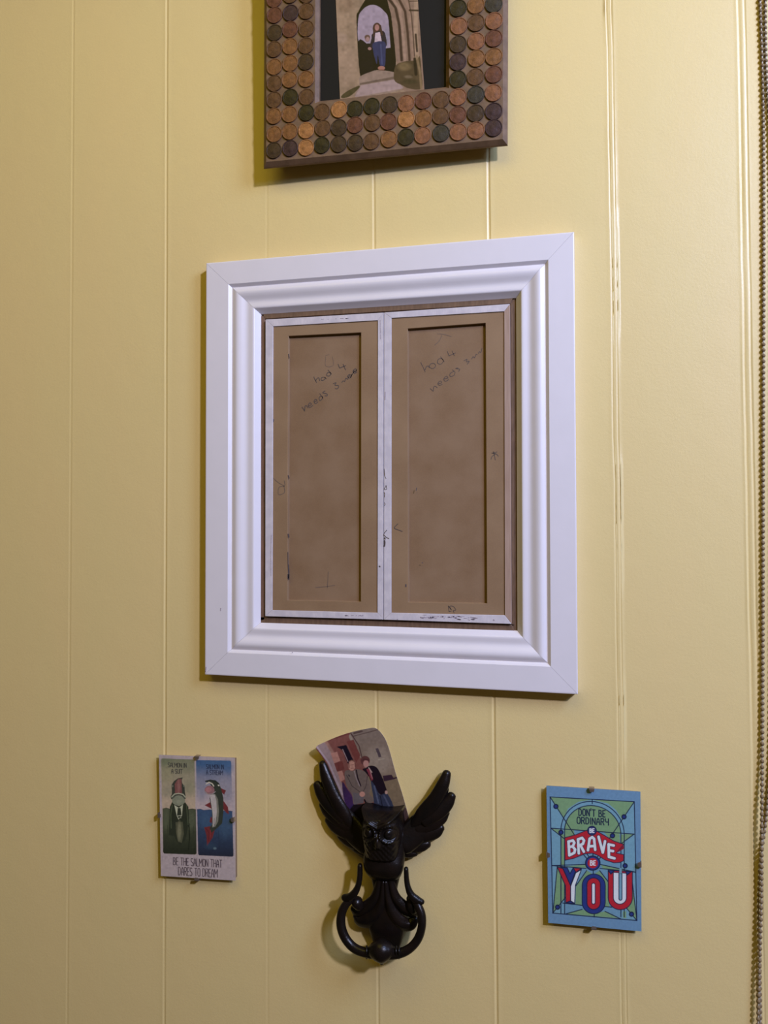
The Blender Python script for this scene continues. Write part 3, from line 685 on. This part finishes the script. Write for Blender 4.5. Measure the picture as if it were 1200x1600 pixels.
CM = {}
def cm(name, col, rough=.55, metal=.12):
    CM[name] = mat('penny_' + name, col, max(rough, .5), min(metal, .12), spec=.3, bump=[(420, .0004), (1300, .00015)], var=(300, tuple(c * .55 for c in col), .8, (1, 1, 1)))
cm('B', (.130, .060, .022)); cm('O', (.235, .100, .030)); cm('Y', (.40, .175, .055), .36); cm('P', (.26, .105, .045), .38); cm('R', (.150, .055, .026))
cm('D', (.036, .026, .008), .5, .2); cm('K', (.062, .034, .016), .5, .2); cm('V', (.058, .028, .026), .5, .2); cm('G', (.050, .040, .026), .5, .2)
coin_me = {}
def coin_mesh(code, var):
    if (code, var) in coin_me: return coin_me[code, var]
    v, f = [], []; N = 32; rings = [(1.0, 0), (1.0, .85), (.97, 1.0), (.90, 1.0), (.86, .72), (.6, .72), (.35, .74), (.12, .74)]
    R = PT * .488; H = .0017; rr = random.Random(var)
    ang = rr.uniform(0, 6.28)
    for r, h in rings:
        for k in range(N):
            a = 2 * math.pi * k / N; x, y = r * math.cos(a), r * math.sin(a); hh = h
            if r < .8:
                xr, yr = x * math.cos(ang) - y * math.sin(ang), x * math.sin(ang) + y * math.cos(ang)
                hh += .38 * math.exp(-((xr + .05) / .36) ** 2 - ((yr - .12) / .42) ** 2) + .25 * math.exp(-(xr / .5) ** 2 - ((yr + .55) / .16) ** 2)
            v.append((x * R, y * R, hh * H))
    for i in range(len(rings) - 1):
        for k in range(N): f.append((i * N + k, i * N + (k + 1) % N, (i + 1) * N + (k + 1) % N, (i + 1) * N + k))
    f.append(tuple((len(rings) - 1) * N + k for k in range(N))); f.append(tuple(range(N))[::-1])
    me = bpy.data.meshes.new('penny'); me.from_pydata(v, [], f); me.materials.append(CM[code]); me.shade_smooth()
    try: me.set_sharp_from_angle(angle=math.radians(40))
    except Exception: pass
    coin_me[code, var] = me; return me
rows = ['KVYDKKBODPGPPV', 'OOYBKRBRYOBRKV', 'OODBYDDKPRBPGP', 'BDB         DBR'.replace('         ', '........'),
        'BOO........VOO', 'OOK........KPR', 'BOB........PBP', 'KRB........DOG', 'RVB........KOB', 'RBB........OBR']
rc = random.Random(11)
cols_vis = 'BORKDPOBRB'
Rf = Matrix(((exv[0], ezv[0], nf[0]), (exv[1], ezv[1], nf[1]), (exv[2], ezv[2], nf[2])))
nrow = 16
for r in range(nrow):
    s = rows[r] if r < len(rows) else ('BORKPBDORBRBOB' if r >= 13 else 'BRO........OBP')
    for c in range(14):
        ch = s[c] if c < len(s) else 'B'
        if r >= 13: ch = rc.choice(cols_vis)
        if ch == '.' : continue
        u = .5 + c * 1.0 + rc.uniform(-.03, .03); v_ = .62 + r * 1.0 + rc.uniform(-.045, .045)
        if c == 1: v_ += .06
        if 3 <= c <= 10 and r == 2: v_ -= .03
        me = coin_mesh(ch, rc.randrange(3)); o = bpy.data.objects.new('penny', me); C.objects.link(o)
        o.matrix_world = Matrix.LocRotScale(Vector(PF(min(max(u, .5), 13.5), v_, .0000)), (Rf @ Matrix.Rotation(rc.uniform(0, 6.28), 3, 'Z')).to_euler(), Vector((1, 1, 1)))
        o.parent = cf; o.matrix_parent_inverse = parent_world(cf).inverted()

def paint_arch(p):
    ST = (150, 130, 100)
    p.frame(480, 0, 5.0); p.a[:] = s2l((142, 124, 96)); p.blotch(.12, 14, 2)
    p.ell(300, 30, 70, 60, (118, 98, 74), .5, soft=40); p.ell(300, 500, 90, 160, (156, 136, 108), .5, soft=60); p.ell(270, 300, 40, 40, (168, 148, 122), .5, soft=30)
    p.line([(300, -200), (330, 40)], 30, (112, 94, 72), .6, soft=20)
    p.polys([(590, -300), (640, 60), (700, 480), (740, 700), (1100, 700), (1100, -300)], (128, 108, 86))
    for P, w, c in (([(600, -60), (690, 60), (720, 200), (738, 470)], 22, (56, 42, 36)), ([(640, -60), (725, 80), (748, 250), (765, 470)], 20, (146, 124, 100)),
                    ([(690, -60), (765, 90), (785, 260), (800, 470)], 20, (62, 46, 38)), ([(570, -60), (655, 60), (690, 220), (712, 480)], 20, (128, 108, 88)),
                    ([(740, -60), (800, 60), (822, 260), (835, 480)], 26, (138, 116, 92)), ([(848, -60), (850, 300), (862, 480)], 30, (150, 130, 100)),
                    ([(780, -60), (815, 120), (830, 300), (838, 440)], 8, (60, 46, 36)), ([(800, 80), (866, 82)], 14, (50, 38, 30)), ([(800, 10), (860, 8)], 8, (60, 46, 36)), ([(848, 270), (858, 400)], 16, (54, 42, 34))):
        p.line(P, w, c, soft=8)
    p.polys([(410, 570), (385, 160), (400, 90), (440, 20), (500, -60), (600, -60), (640, 60), (662, 170), (690, 555), (560, 545), (450, 585)], (17, 13, 15))
    p.polys([(403, 330), (400, 140), (432, 78), (470, 48), (512, 38), (560, 52), (605, 92), (632, 140), (645, 300), (648, 385), (600, 395), (500, 340)], (146, 136, 140))
    p.ell(620, 300, 18, 80, (112, 116, 124), .6, soft=14)
    p.polys([(402, 318), (470, 345), (500, 380), (510, 560), (415, 560)], (20, 16, 20)); p.ell(470, 300, 21, 27, (124, 104, 98)); p.ell(470, 290, 22, 18, (92, 72, 60)); p.ell(472, 305, 13, 17, (146, 120, 108)); p.ell(488, 380, 14, 12, (140, 110, 96))
    p.polys([(600, 380), (650, 372), (685, 550), (610, 550)], (16, 13, 16))
    p.ell(545, 222, 33, 45, (70, 48, 40)); p.polys([(512, 262), (590, 240), (615, 290), (612, 370), (500, 372), (502, 300)], (34, 28, 38)); p.ell(545, 215, 17, 24, (150, 112, 98)); p.line([(522, 200), (520, 280)], 12, (62, 42, 36)); p.line([(570, 200), (585, 270)], 14, (62, 42, 36))
    p.polys([(532, 258), (568, 250), (584, 330), (526, 334)], (180, 166, 162)); p.polys([(516, 335), (606, 328), (612, 420), (606, 512), (572, 518), (552, 430), (545, 500), (530, 460), (516, 400)], (42, 48, 78)); p.line([(575, 350), (585, 500)], 12, (62, 70, 100), .8)
    p.ell(580, 532, 28, 16, (150, 108, 88)); p.ell(580, 550, 26, 6, (80, 34, 28))
    p.polys([(405, 660), (412, 600), (500, 560), (560, 548), (690, 568), (700, 610), (750, 690), (560, 740), (380, 760)], (134, 118, 98)); p.polys([(412, 650), (690, 595), (700, 615), (410, 664)], (100, 86, 70))
    p.polys([(420, 668), (700, 618), (750, 690), (370, 760)], (150, 134, 122))
    p.polys([(262, 760), (300, 720), (395, 672), (408, 684), (350, 740), (300, 765)], (66, 60, 38)); p.polys([(690, 515), (760, 480), (850, 470), (880, 440), (892, 560), (895, 690), (800, 692), (740, 665), (680, 625)], (74, 62, 42))
    p.ell(760, 520, 50, 30, (116, 100, 66), .7, soft=20); p.ell(800, 640, 60, 20, (52, 48, 30), .7, soft=16); p.line([(840, 460), (850, 580)], 24, (36, 28, 22), soft=8); p.ell(790, 600, 30, 12, (110, 98, 74), .7, soft=8)
    p.line([(855, 440), (880, 560), (892, 690)], 18, (128, 110, 76), .8, soft=8); p.blotch(.08, 4, 5)
# the photo print lies on the black mount; it is leaning a little
pq = [(520.0, -110), (645.0, -110), (663.5, 145), (531.5, 160)]
fq = homog(pq); pa = Print(fq, 260, 460); paint_arch(pa)
def on_plane(X, Y, u, v, h):
    d = np.stack([(X - 600) / F_PX, np.ones_like(X), -(Y - 800) / F_PX], -1) @ RM.T
    o = PF(0, 0, h); t = ((o - CAM) @ nf) / (d @ nf); return CAM + d * t[..., None]
ph = pa.build('photo_print', lambda X, Y, u, v: on_plane(X, Y, u, v, -.0072), M_photo, cf, np.array([1.08, .95, 1.0]), keep=None)
ph['label'] = 'photo of two people standing in a stone archway'

# ------------------------------------------------------------------ curled photograph tucked behind the owl
Lc = np.array(catmull([(490.5, 1167.5), (503, 1182), (516, 1206), (534, 1246), (551, 1290), (562, 1322)], 12)); Rc = np.array(catmull([(588, 1136), (601, 1153), (609, 1174), (618, 1207), (630, 1245), (642, 1290), (648, 1315)], 12))
def curve(P, t):
    d = np.r_[0, np.cumsum(np.hypot(*np.diff(P, axis=0).T))]; d /= d[-1]
    return np.interp(t, d, P[:, 0]), np.interp(t, d, P[:, 1])
def cur_pos(u, v):
    lx, ly = curve(Lc, v); rx, ry = curve(Rc, v)
    return lx * (1 - u) + rx * u, ly * (1 - u) + ry * u - 5.0 * np.sin(np.pi * u) * (1 - v) ** 2
def paint_men(p):
    p.frame(470, 1120, 4.615)
    p.a[:] = s2l((98, 60, 54))
    p.polys([(350, 110), (600, 60), (900, 700), (640, 700), (450, 330)], (116, 104, 92)); p.grad([(350, 110), (600, 60), (900, 760), (640, 760), (450, 330)], (98, 86, 78), (108, 92, 74), 90, 620)
    p.polys([(440, 430), (850, 430), (900, 680), (560, 690)], (98, 84, 66)); p.ell(560, 320, 90, 100, (122, 110, 98), .7, soft=60)
    p.line([(380, 140), (560, 92)], 7, (72, 58, 52)); p.line([(385, 118), (440, 104)], 14, (66, 52, 48)); p.line([(360, 118), (420, 210), (450, 330)], 8, (64, 46, 44)); p.line([(430, 170), (500, 152)], 12, (96, 84, 74), .7)
    p.polys([(95, 195), (160, 175), (215, 250), (270, 400), (330, 600), (300, 600), (190, 330)], (122, 104, 102)); p.line([(105, 200), (200, 330), (300, 560)], 12, (138, 122, 126))
    p.line([(180, 178), (230, 260), (275, 400)], 22, (126, 96, 84), .8, soft=10)
    p.line([(120, 188), (350, 122)], 12, (86, 48, 44))
    for P in ([(215, 262), (262, 252), (285, 318), (240, 335)], [(265, 400), (298, 388), (318, 450), (285, 470)]): p.polys(P, (140, 100, 88))
    for P in ([(240, 335), (300, 318), (315, 380), (262, 396)], [(330, 180), (380, 165), (430, 280), (400, 330)]): p.polys(P, (88, 46, 42))
    p.poly([(258, 216), (328, 203), (378, 312), (350, 345), (335, 330), (300, 240)], (20, 14, 24)); p.line([(302, 235), (340, 322)], 5, (130, 110, 110)); p.line([(275, 240), (300, 262)], 6, (110, 60, 54))
    p.polys([(538, 230), (558, 225), (582, 288), (563, 294)], (62, 52, 56)); p.line([(560, 310), (600, 302)], 8, (136, 126, 112), .7)
    p.poly([(590, 425), (655, 418), (668, 440), (695, 432), (697, 442), (668, 452), (600, 466)], (44, 28, 38))
    p.polys([(300, 470), (335, 520), (385, 600), (410, 640), (400, 720), (330, 640), (305, 560)], (46, 30, 56)); p.ell(350, 600, 40, 70, (54, 32, 70), .6, soft=30); p.ell(385, 670, 34, 34, (32, 28, 66), .7, soft=20)
    p.ell(464, 316, 34, 34, (74, 44, 42)); p.ell(470, 338, 20, 26, (142, 104, 96)); p.line([(440, 318), (455, 306), (490, 312)], 12, (66, 38, 38))
    p.polys([(446, 380), (470, 368), (500, 352), (546, 364), (582, 425), (610, 500), (622, 540), (610, 560), (575, 562), (520, 500), (490, 430)], (22, 14, 22))
    p.polys([(472, 376), (500, 372), (522, 452), (510, 462)], (98, 40, 50)); p.line([(490, 368), (512, 400)], 8, (140, 118, 112)); p.line([(500, 390), (516, 445)], 5, (130, 96, 96))
    p.polys([(505, 465), (530, 490), (570, 560), (625, 556), (668, 670), (545, 660), (520, 560)], (40, 44, 60)); p.line([(530, 500), (560, 620)], 12, (70, 76, 96), .7); p.line([(600, 570), (640, 650)], 12, (66, 70, 88), .7); p.line([(572, 570), (590, 650)], 7, (24, 24, 34)); p.ell(616, 545, 10, 13, (140, 112, 102))
    p.polys([(316, 402), (345, 384), (372, 392), (400, 378), (440, 385), (470, 405), (498, 470), (503, 520), (497, 560), (526, 590), (512, 622), (470, 628), (455, 590), (385, 634), (368, 560), (330, 500)], (88, 76, 70)); p.polys([(375, 545), (455, 560), (452, 622), (386, 632)], (80, 74, 76))
    p.line([(330, 420), (370, 500), (430, 545)], 5, (58, 48, 46)); p.line([(480, 430), (470, 500), (450, 540)], 5, (58, 48, 46)); p.line([(400, 385), (410, 440), (432, 498)], 9, (28, 18, 26)); p.line([(385, 392), (402, 450), (425, 500)], 6, (116, 104, 104)); p.line([(460, 600), (475, 630)], 12, (22, 16, 20))
    p.line([(345, 420), (352, 428)], 8, (44, 38, 42)); p.ell(367, 352, 26, 36, (146, 108, 94)); p.line([(346, 330), (348, 365)], 6, (72, 48, 44)); p.line([(390, 335), (392, 360)], 5, (72, 48, 44)); p.line([(356, 348), (380, 345)], 3, (84, 54, 48)); p.line([(362, 372), (380, 370)], 3, (100, 60, 54)); p.line([(350, 322), (368, 314), (386, 322)], 7, (96, 66, 56))
    p.ell(443, 558, 20, 19, (150, 110, 98)); p.poly([(380, 634), (520, 620), (640, 660), (640, 900), (380, 900), (330, 700)], (20, 14, 18)); p.polys([(640, 660), (780, 655), (820, 760), (660, 760)], (66, 50, 46)); p.blotch(.06, 3, 8)
cp = Print(cur_pos, 200, 300); paint_men(cp)
ct = thing('curled_photo', 'curled glossy snapshot of two men in jackets, tucked behind the owl', 'photograph', W(602, 1300) * [1, 0, 1])
def cdep(u, v): return .0018 + .0135 * np.clip(1 - u * 1.15, 0, 1) ** 2 * np.exp(-(v / .28) ** 1.5) + .0028 * np.sin(np.pi * np.clip(u, 0, 1)) * np.clip(1 - v * 1.3, 0, 1)
def keepf(u, v):
    k = np.ones(u.shape, bool); ru, rv = .055, .036
    for cu, cv in ((ru, rv), (1 - ru, rv)):
        a = ((u < ru) if cu < .5 else (u > 1 - ru)) & (v < rv); k &= ~(a & (((u - cu) / ru) ** 2 + ((v - cv) / rv) ** 2 > 1.0))
    return k
po = cp.build('photo_print', lambda X, Y, u, v: WA(X, Y, cdep(u, v)), M_photo, ct, np.array([1.45, 1.38, 1.25]), keep=keepf)
po.data.materials.append(M_back)
so = po.modifiers.new('paper', 'SOLIDIFY'); so.thickness = .0003; so.offset = 1 if False else -1; so.material_offset = 1; so.material_offset_rim = 1

# ------------------------------------------------------------------ owl door knocker
ow = thing('owl_door_knocker', 'black cast iron owl door knocker with raised wings and a ring, below the white frame', 'door knocker', W(602, 1500) * [1, 0, 1])
# wings: overlapping feathers on a curved arm
def wing(lab, arm, feathers):
    base = loft('wing', arm, M_iron, ow, seg=18, power=2.4); base['label'] = lab
    for fth in feathers: loft('feather', fth, M_iron, base, seg=18, n=7, power=2.1, ridge=.15)
    return base
wing('left wing', [(508, 1222, 6, 8, 3), (517, 1246, 7, 13, 3.5), (532, 1272, 8, 17, 4.5), (553, 1298, 11, 20, 6), (574, 1320, 15, 17, 8)],
     [[(504.5, 1194, 8.5, 6.62, 4.37), (510, 1216, 12, 9.45, 4.37), (521, 1243, 14, 10.26, 4.37), (537, 1272, 14, 11.00, 4.37), (556, 1301, 12, 4.5, 3.5)],
      [(495, 1225, 6.5, 6.48, 3.57), (503, 1240, 9, 10.74, 3.57), (515, 1257, 12, 11.88, 3.57), (535, 1280, 14, 9.45, 3.57)],
      [(503.5, 1257, 6.2, 6.05, 3.57), (512.5, 1267, 8.5, 10.37, 3.57), (527, 1279, 11, 11.88, 3.57), (546, 1293, 13, 9.45, 3.57)],
      [(512.5, 1281, 6.2, 6.05, 3.57), (523, 1290, 8.5, 10.37, 3.57), (538, 1299, 11, 11.88, 3.57), (556, 1309, 13, 9.45, 3.57)],
      [(531.5, 1306, 6.4, 6.05, 3.57), (541, 1311, 9, 9.76, 3.57), (553, 1316, 11, 11.22, 3.57), (568, 1322, 13, 9.45, 3.57)],
      [(548.5, 1321, 7, 5.40, 3.57), (558, 1325, 10, 8.54, 3.57), (570, 1330, 13, 9.24, 3.57)],
      [(563, 1333, 8, 4.86, 3.57), (572, 1336, 11, 7.32, 3.57), (580, 1338, 13, 6.60, 3.57)]])
wing('right wing', [(694, 1230, 6, 8, 3), (684, 1252, 7, 13, 3.5), (668, 1276, 8, 17, 4.5), (650, 1298, 11, 20, 6), (630, 1318, 15, 18, 8)],
     [[(698, 1209, 8.5, 6.83, 4.37), (692, 1226, 12, 9.66, 4.37), (680, 1248, 14, 10.80, 4.37), (661, 1272, 14, 11.55, 4.37), (641, 1294, 12, 4.5, 3.5)],
      [(706, 1243, 6.5, 6.80, 3.57), (698, 1255, 9, 10.74, 3.57), (684, 1269, 12, 11.88, 3.57), (662, 1284, 14, 9.45, 3.57)],
      [(697, 1269, 6.2, 6.26, 3.57), (688, 1278, 8.5, 10.49, 3.57), (672, 1287, 11, 11.88, 3.57), (652, 1296, 13, 9.45, 3.57)],
      [(689, 1292.5, 6.2, 6.80, 3.57), (680, 1299, 8.5, 10.98, 3.57), (664, 1304, 11, 11.88, 3.57), (645, 1309, 13, 9.45, 3.57)],
      [(668.5, 1318, 6.4, 6.80, 3.57), (660, 1320, 9, 10.37, 3.57), (648, 1321, 11, 11.22, 3.57), (634, 1322, 13, 8.10, 3.57)],
      [(648.5, 1333, 8, 5.18, 3.57), (641, 1333, 10, 7.32, 3.57), (631, 1332, 12, 6.60, 3.57)]])
# body, waist and tongue plate
loft('body', [(604, 1300, 16, 30, 8), (603, 1325, 18, 31, 10), (600, 1342, 20, 32, 13), (599.5, 1353, 20, 31, 14), (599.5, 1358, 19, 29.5, 12), (601, 1364, 14, 26, 10), (602, 1371, 12, 22.5, 9), (602, 1390, 11, 18.5, 9), (602, 1404, 11, 19.5, 9),
              (602.5, 1420, 11, 25, 9), (603.5, 1436, 11, 29, 9), (604, 1450, 10.5, 28.5, 8.5), (604.5, 1464, 9, 25, 7), (604.5, 1478, 8, 20, 6), (604.5, 1490, 7, 12, 5)], M_iron, ow, seg=28, power=2.7)
for L_ in ([(594, 1366, 18, 5.54, 2.76), (591, 1388, 18, 7.13, 3.22), (586, 1404, 17, 8.71, 3.68), (574, 1418, 15, 11.09, 3.68), (560, 1424, 12, 10.30, 3.22), (551, 1419, 10, 5.54, 2.30)],
           [(599, 1378, 19, 4.75, 2.76), (597, 1402, 19, 6.34, 3.22), (591, 1422, 18, 9.50, 3.68), (577, 1436, 15, 12.67, 4.14), (563, 1438, 12, 10.30, 3.22), (555, 1431, 10, 4.75, 2.30)],
           [(609, 1366, 18, 5.54, 2.76), (613, 1388, 18, 7.13, 3.22), (619, 1404, 17, 8.71, 3.68), (632, 1418, 15, 10.30, 3.68), (645, 1425, 12, 8.71, 3.22), (652, 1424, 10, 4.75, 2.30)],
           [(603, 1378, 19, 4.75, 2.76), (606, 1404, 19, 6.34, 3.22), (613, 1425, 18, 9.50, 3.68), (626, 1441, 15, 11.88, 4.14), (640, 1444, 12, 10.30, 3.22), (650, 1435, 10, 5.54, 2.30)]):
    loft('leaf_scroll', L_, M_iron, ow, seg=16, n=7, ridge=.5)
# head: a relief over the wall plane
HC = (W(573, 1307, .045) + W(606, 1303, .045)) / 2
def owl_head():
    NS, NT = 64, 84; v, f = [], []
    hwx = [-40, -34, -25, -12, 0, 8, 14, 19, 26]; hwy = [18, 19, 20, 22, 22.5, 21.5, 20.5, 21.5, 24.5]
    def H(u, vv, s, t):
        e = max(0.0, 1 - abs(s) ** 3.4) ** .5
        et = min(1, (1 - t) / .10) ** .55; eb = min(1, t / .12) ** .6
        h = 27 * e * (.35 + .65 * et) * (.5 + .5 * eb) + 6
        h *= 1.0 - .10 * max(0, (vv - 8) / 24) - .12 * max(0, (-vv - 14) / 24)
        for sx in (-1, 1):
            cx, cy = sx * 12.2, 0.0; r = math.hypot(u - cx, (vv - cy)); g = e * 1.0
            sm = lambda a, b, x: (lambda t: t * t * (3 - 2 * t))(min(1, max(0, (x - a) / (b - a))))
            h += g * (2.6 * (1 - sm(10.2, 11.6, r)) - 2.4 * math.exp(-((r - 6.2) / 1.1) ** 2) + 1.2 * math.exp(-((r - 9.6) / 1.0) ** 2) + 2.2 * math.exp(-(r / 4.2) ** 2) - 1.2 * math.exp(-(r / 1.4) ** 2))
            h += g * .5 * math.cos(22 * math.atan2(vv - cy, u - cx)) * math.exp(-((r - 9.6) / 1.5) ** 2)
        au = abs(u); vb = 4.5 + .52 * au + .008 * au * au
        sharp = (vv - vb)
        h += 8.0 * math.exp(-((sharp - 2.6) / (2.4 if sharp < 2.6 else 5.5)) ** 2) * min(1, .35 + au / 14)
        h += (.9 * math.cos((sharp - 3) * 1.75) * min(1, (sharp - 3) / 2) * e if 3 < sharp < 13 else 0)
        h += 7.5 * math.exp(-(u / 3.0) ** 2) * max(0, 1 - ((vv + 9) / 9.5) ** 2) + 2.5 * math.exp(-(u / 4) ** 2) * max(0, 1 - ((vv - 4) / 8) ** 2)
        if vv < -12: h += .7 * math.cos(u * 1.15) * math.cos(vv * .9) * e
        return h
    for j in range(NT + 1):
        t = j / NT
        for i in range(NS + 1):
            s = -1 + 2 * i / NS; top = 20 + 4.0 * abs(s) ** 2.2 - (3 * max(0, abs(s) - .93) / .07)
            vv = -38 + (top + 38) * t; hw = np.interp(vv, hwx, hwy); u = s * hw
            h = H(u, vv, s, t)
            v.append((HC[0] + u * 1.09 / 1000, -(.008 + h / 1000), HC[2] + vv / 1000))
    n = NS + 1; idx = lambda i, j: j * n + i
    for j in range(NT):
        for i in range(NS): f.append((idx(i, j), idx(i + 1, j), idx(i + 1, j + 1), idx(i, j + 1)))
    per = [idx(i, 0) for i in range(n)] + [idx(NS, j) for j in range(1, NT + 1)] + [idx(i, NT) for i in range(NS - 1, -1, -1)] + [idx(0, j) for j in range(NT - 1, 0, -1)]
    b = len(v)
    for q in per: v.append((v[q][0], -.006, v[q][2]))
    m_ = len(per)
    for k in range(m_): f.append((per[k], b + k, b + (k + 1) % m_, per[(k + 1) % m_]))
    f.append(tuple(b + k for k in range(m_)))
    return mesh('head', v, f, M_iron, ow, smooth=True)
hd = owl_head()
# hinged ring with its two scroll arms and the striking ball
rg = loft('ring', [(547, 1406, 23, 5.5, 4), (538.5, 1416, 25, 6.4, 4.4), (533, 1431, 27, 7.0, 4.8), (533.5, 1450, 29, 7.3, 5), (541, 1468, 30, 7.3, 5), (554.5, 1482, 31, 7.3, 5), (574, 1489, 32, 7.2, 5.4), (597, 1491, 33, 8, 6), (622, 1490, 32, 7.2, 5.4), (640, 1482, 31, 6.6, 5),
                   (653, 1467, 30, 6.4, 4.9), (659, 1448, 29, 6.2, 4.8), (658.5, 1430, 27, 6.6, 4.6), (653.5, 1416, 25, 6.2, 4.4), (648, 1408, 23, 5, 4)], M_iron, ow, seg=18, n=7)
loft('striking_ball', [(580, 1487, 32, 8.5, 6.5), (586, 1486, 33, 13.5, 10), (596, 1485.5, 34, 17.5, 12.5), (606, 1486, 33, 13.5, 10), (612, 1487, 32, 9, 7)], M_iron, rg, seg=24, n=6)
loft('ball_point', [(597, 1489, 33, 14, 10), (597, 1499, 33, 8.5, 6.5), (596.5, 1504, 33, 3.5, 3)], M_iron, rg, seg=20, n=4)
for x0 in (573, 619):
    for q in (0, 4.5): loft('collar_bead', [(x0 + q, 1479, 33, 1.6, 1.5), (x0 + q, 1488, 33 + 3.5, 2.0, 2.2), (x0 + q, 1497, 33, 1.6, 1.5)], M_iron, rg, seg=10, n=4)
for L_ in ([(562.5, 1353, 24, 4.0, 3.6), (562, 1370, 25, 4.3, 3.6), (559.5, 1384, 26, 4.6, 3.6), (554, 1395, 26, 5.6, 4), (546, 1402, 25, 6.2, 4.2), (538, 1402.5, 24, 5.4, 3.6)],
           [(634.5, 1358, 24, 3.6, 3.6), (635.5, 1375, 25, 4.0, 3.6), (638, 1388, 26, 4.6, 3.6), (643, 1399, 26, 5.8, 4), (651, 1406, 25, 6.3, 4.2), (659, 1409, 24, 4.2, 3.4)]):
    loft('scroll_arm', L_, M_iron, rg, seg=16, n=7)
loft('hinge_knob', [(551, 1404, 18, 5, 5), (557, 1409, 18, 9, 8), (561, 1415, 17, 7.5, 7)], M_iron, ow, seg=16)
loft('hinge_knob', [(640, 1404, 17, 5, 5), (643, 1413, 17, 8, 7.5), (646, 1421, 16, 6.5, 7)], M_iron, ow, seg=16)
loft('fixing_post', [(603, 1345, 4, 16, 4), (603, 1400, 4, 12, 4), (604, 1470, 3.5, 12, 3.5)], M_iron, ow, seg=12)

# ------------------------------------------------------------------ beaded blind chain on the right
ch = thing('bead_chain', 'brown beaded blind chain hanging down the wall at the right edge', 'chain', W(1185, 1690) * [1, 0, 1])
def bead_path(P, d0, pitch=.00615):
    S = np.array(catmull([W(x, y, d0 + dd) for x, y, dd in P], 60)); L = np.r_[0, np.cumsum(np.linalg.norm(np.diff(S, axis=0), axis=1))]
    n = int(L[-1] / pitch); return [np.array([np.interp(k * pitch, L, S[:, a]) for a in range(3)]) for k in range(n)]
bb = bmesh.new(); bmesh.ops.create_uvsphere(bb, u_segments=10, v_segments=7, radius=.00215); bme = bpy.data.meshes.new('bead'); bb.to_mesh(bme); bb.free(); bme.materials.append(M_bead); bme.shade_smooth()
p1 = bead_path([(1186, -60, 0), (1187.5, 0, 0), (1189.5, 50, 0), (1191.3, 110, 0), (1192.6, 200, 0), (1193.2, 400, 0), (1192.4, 700, 0), (1191.8, 1000, 0), (1191, 1180, .001), (1190.4, 1280, .0042), (1189.6, 1400, .0042), (1187, 1500, .0042), (1184.5, 1600, .0042), (1184, 1680, .0042)], .0024)
for q in p1:
    o = bpy.data.objects.new('bead', bme); C.objects.link(o); o.location = q; adopt(o, ch)
p2 = bead_path([(1197, -60, 0), (1196, 0, 0), (1196.2, 60, 0), (1198, 120, 0), (1203, 220, 0), (1207, 420, 0), (1207, 900, 0), (1205, 1150, 0), (1199, 1260, 0), (1189, 1340, 0), (1185.5, 1410, 0), (1186.4, 1480, 0), (1187.5, 1540, 0), (1188, 1600, 0), (1185.5, 1685, .003)], .0024)
v, f = [], []
bt = bmesh.new(); bmesh.ops.create_uvsphere(bt, u_segments=8, v_segments=6, radius=.00205); V0 = [vv.co.copy() for vv in bt.verts]; F0 = [[vv.index for vv in fc.verts] for fc in bt.faces]; bt.free()
for q in p2:
    b = len(v); v += [np.array(c) + q for c in V0]; f += [tuple(b + i for i in fc) for fc in F0]
o = mesh('rear_strand', v, f, M_bead, ch, smooth=True, recalc=False); o['kind'] = 'stuff'
def tube(name, P, r, m, parent, seg=6):
    v, f = [], []
    for i, p in enumerate(P):
        for k in range(seg): a = 2 * math.pi * k / seg; v.append((p[0] + r * math.cos(a), p[1] + r * math.sin(a), p[2]))
    for i in range(len(P) - 1):
        for k in range(seg): f.append((i * seg + k, i * seg + (k + 1) % seg, (i + 1) * seg + (k + 1) % seg, (i + 1) * seg + k))
    f += [tuple(range(seg)), tuple((len(P) - 1) * seg + k for k in range(seg))]
    return mesh(name, v, f, m, parent, smooth=True)
tube('cord', p1, .0009, M_cord, ch); tube('cord', p2, .0009, M_cord, ch)
# the chain wheel bracket that carries it, screwed to the wall just above the picture
tp = (p1[0] + p2[0]) / 2
slab('wheel_bracket', [(tp[0] - .02, -.012, tp[2] + .045), (tp[0] + .02, -.012, tp[2] + .045), (tp[0] + .02, -.012, tp[2] - .004), (tp[0] - .02, -.012, tp[2] - .004)], .012, M_white, ch, n=np.array([0, -1, 0.]), bevel=.002)
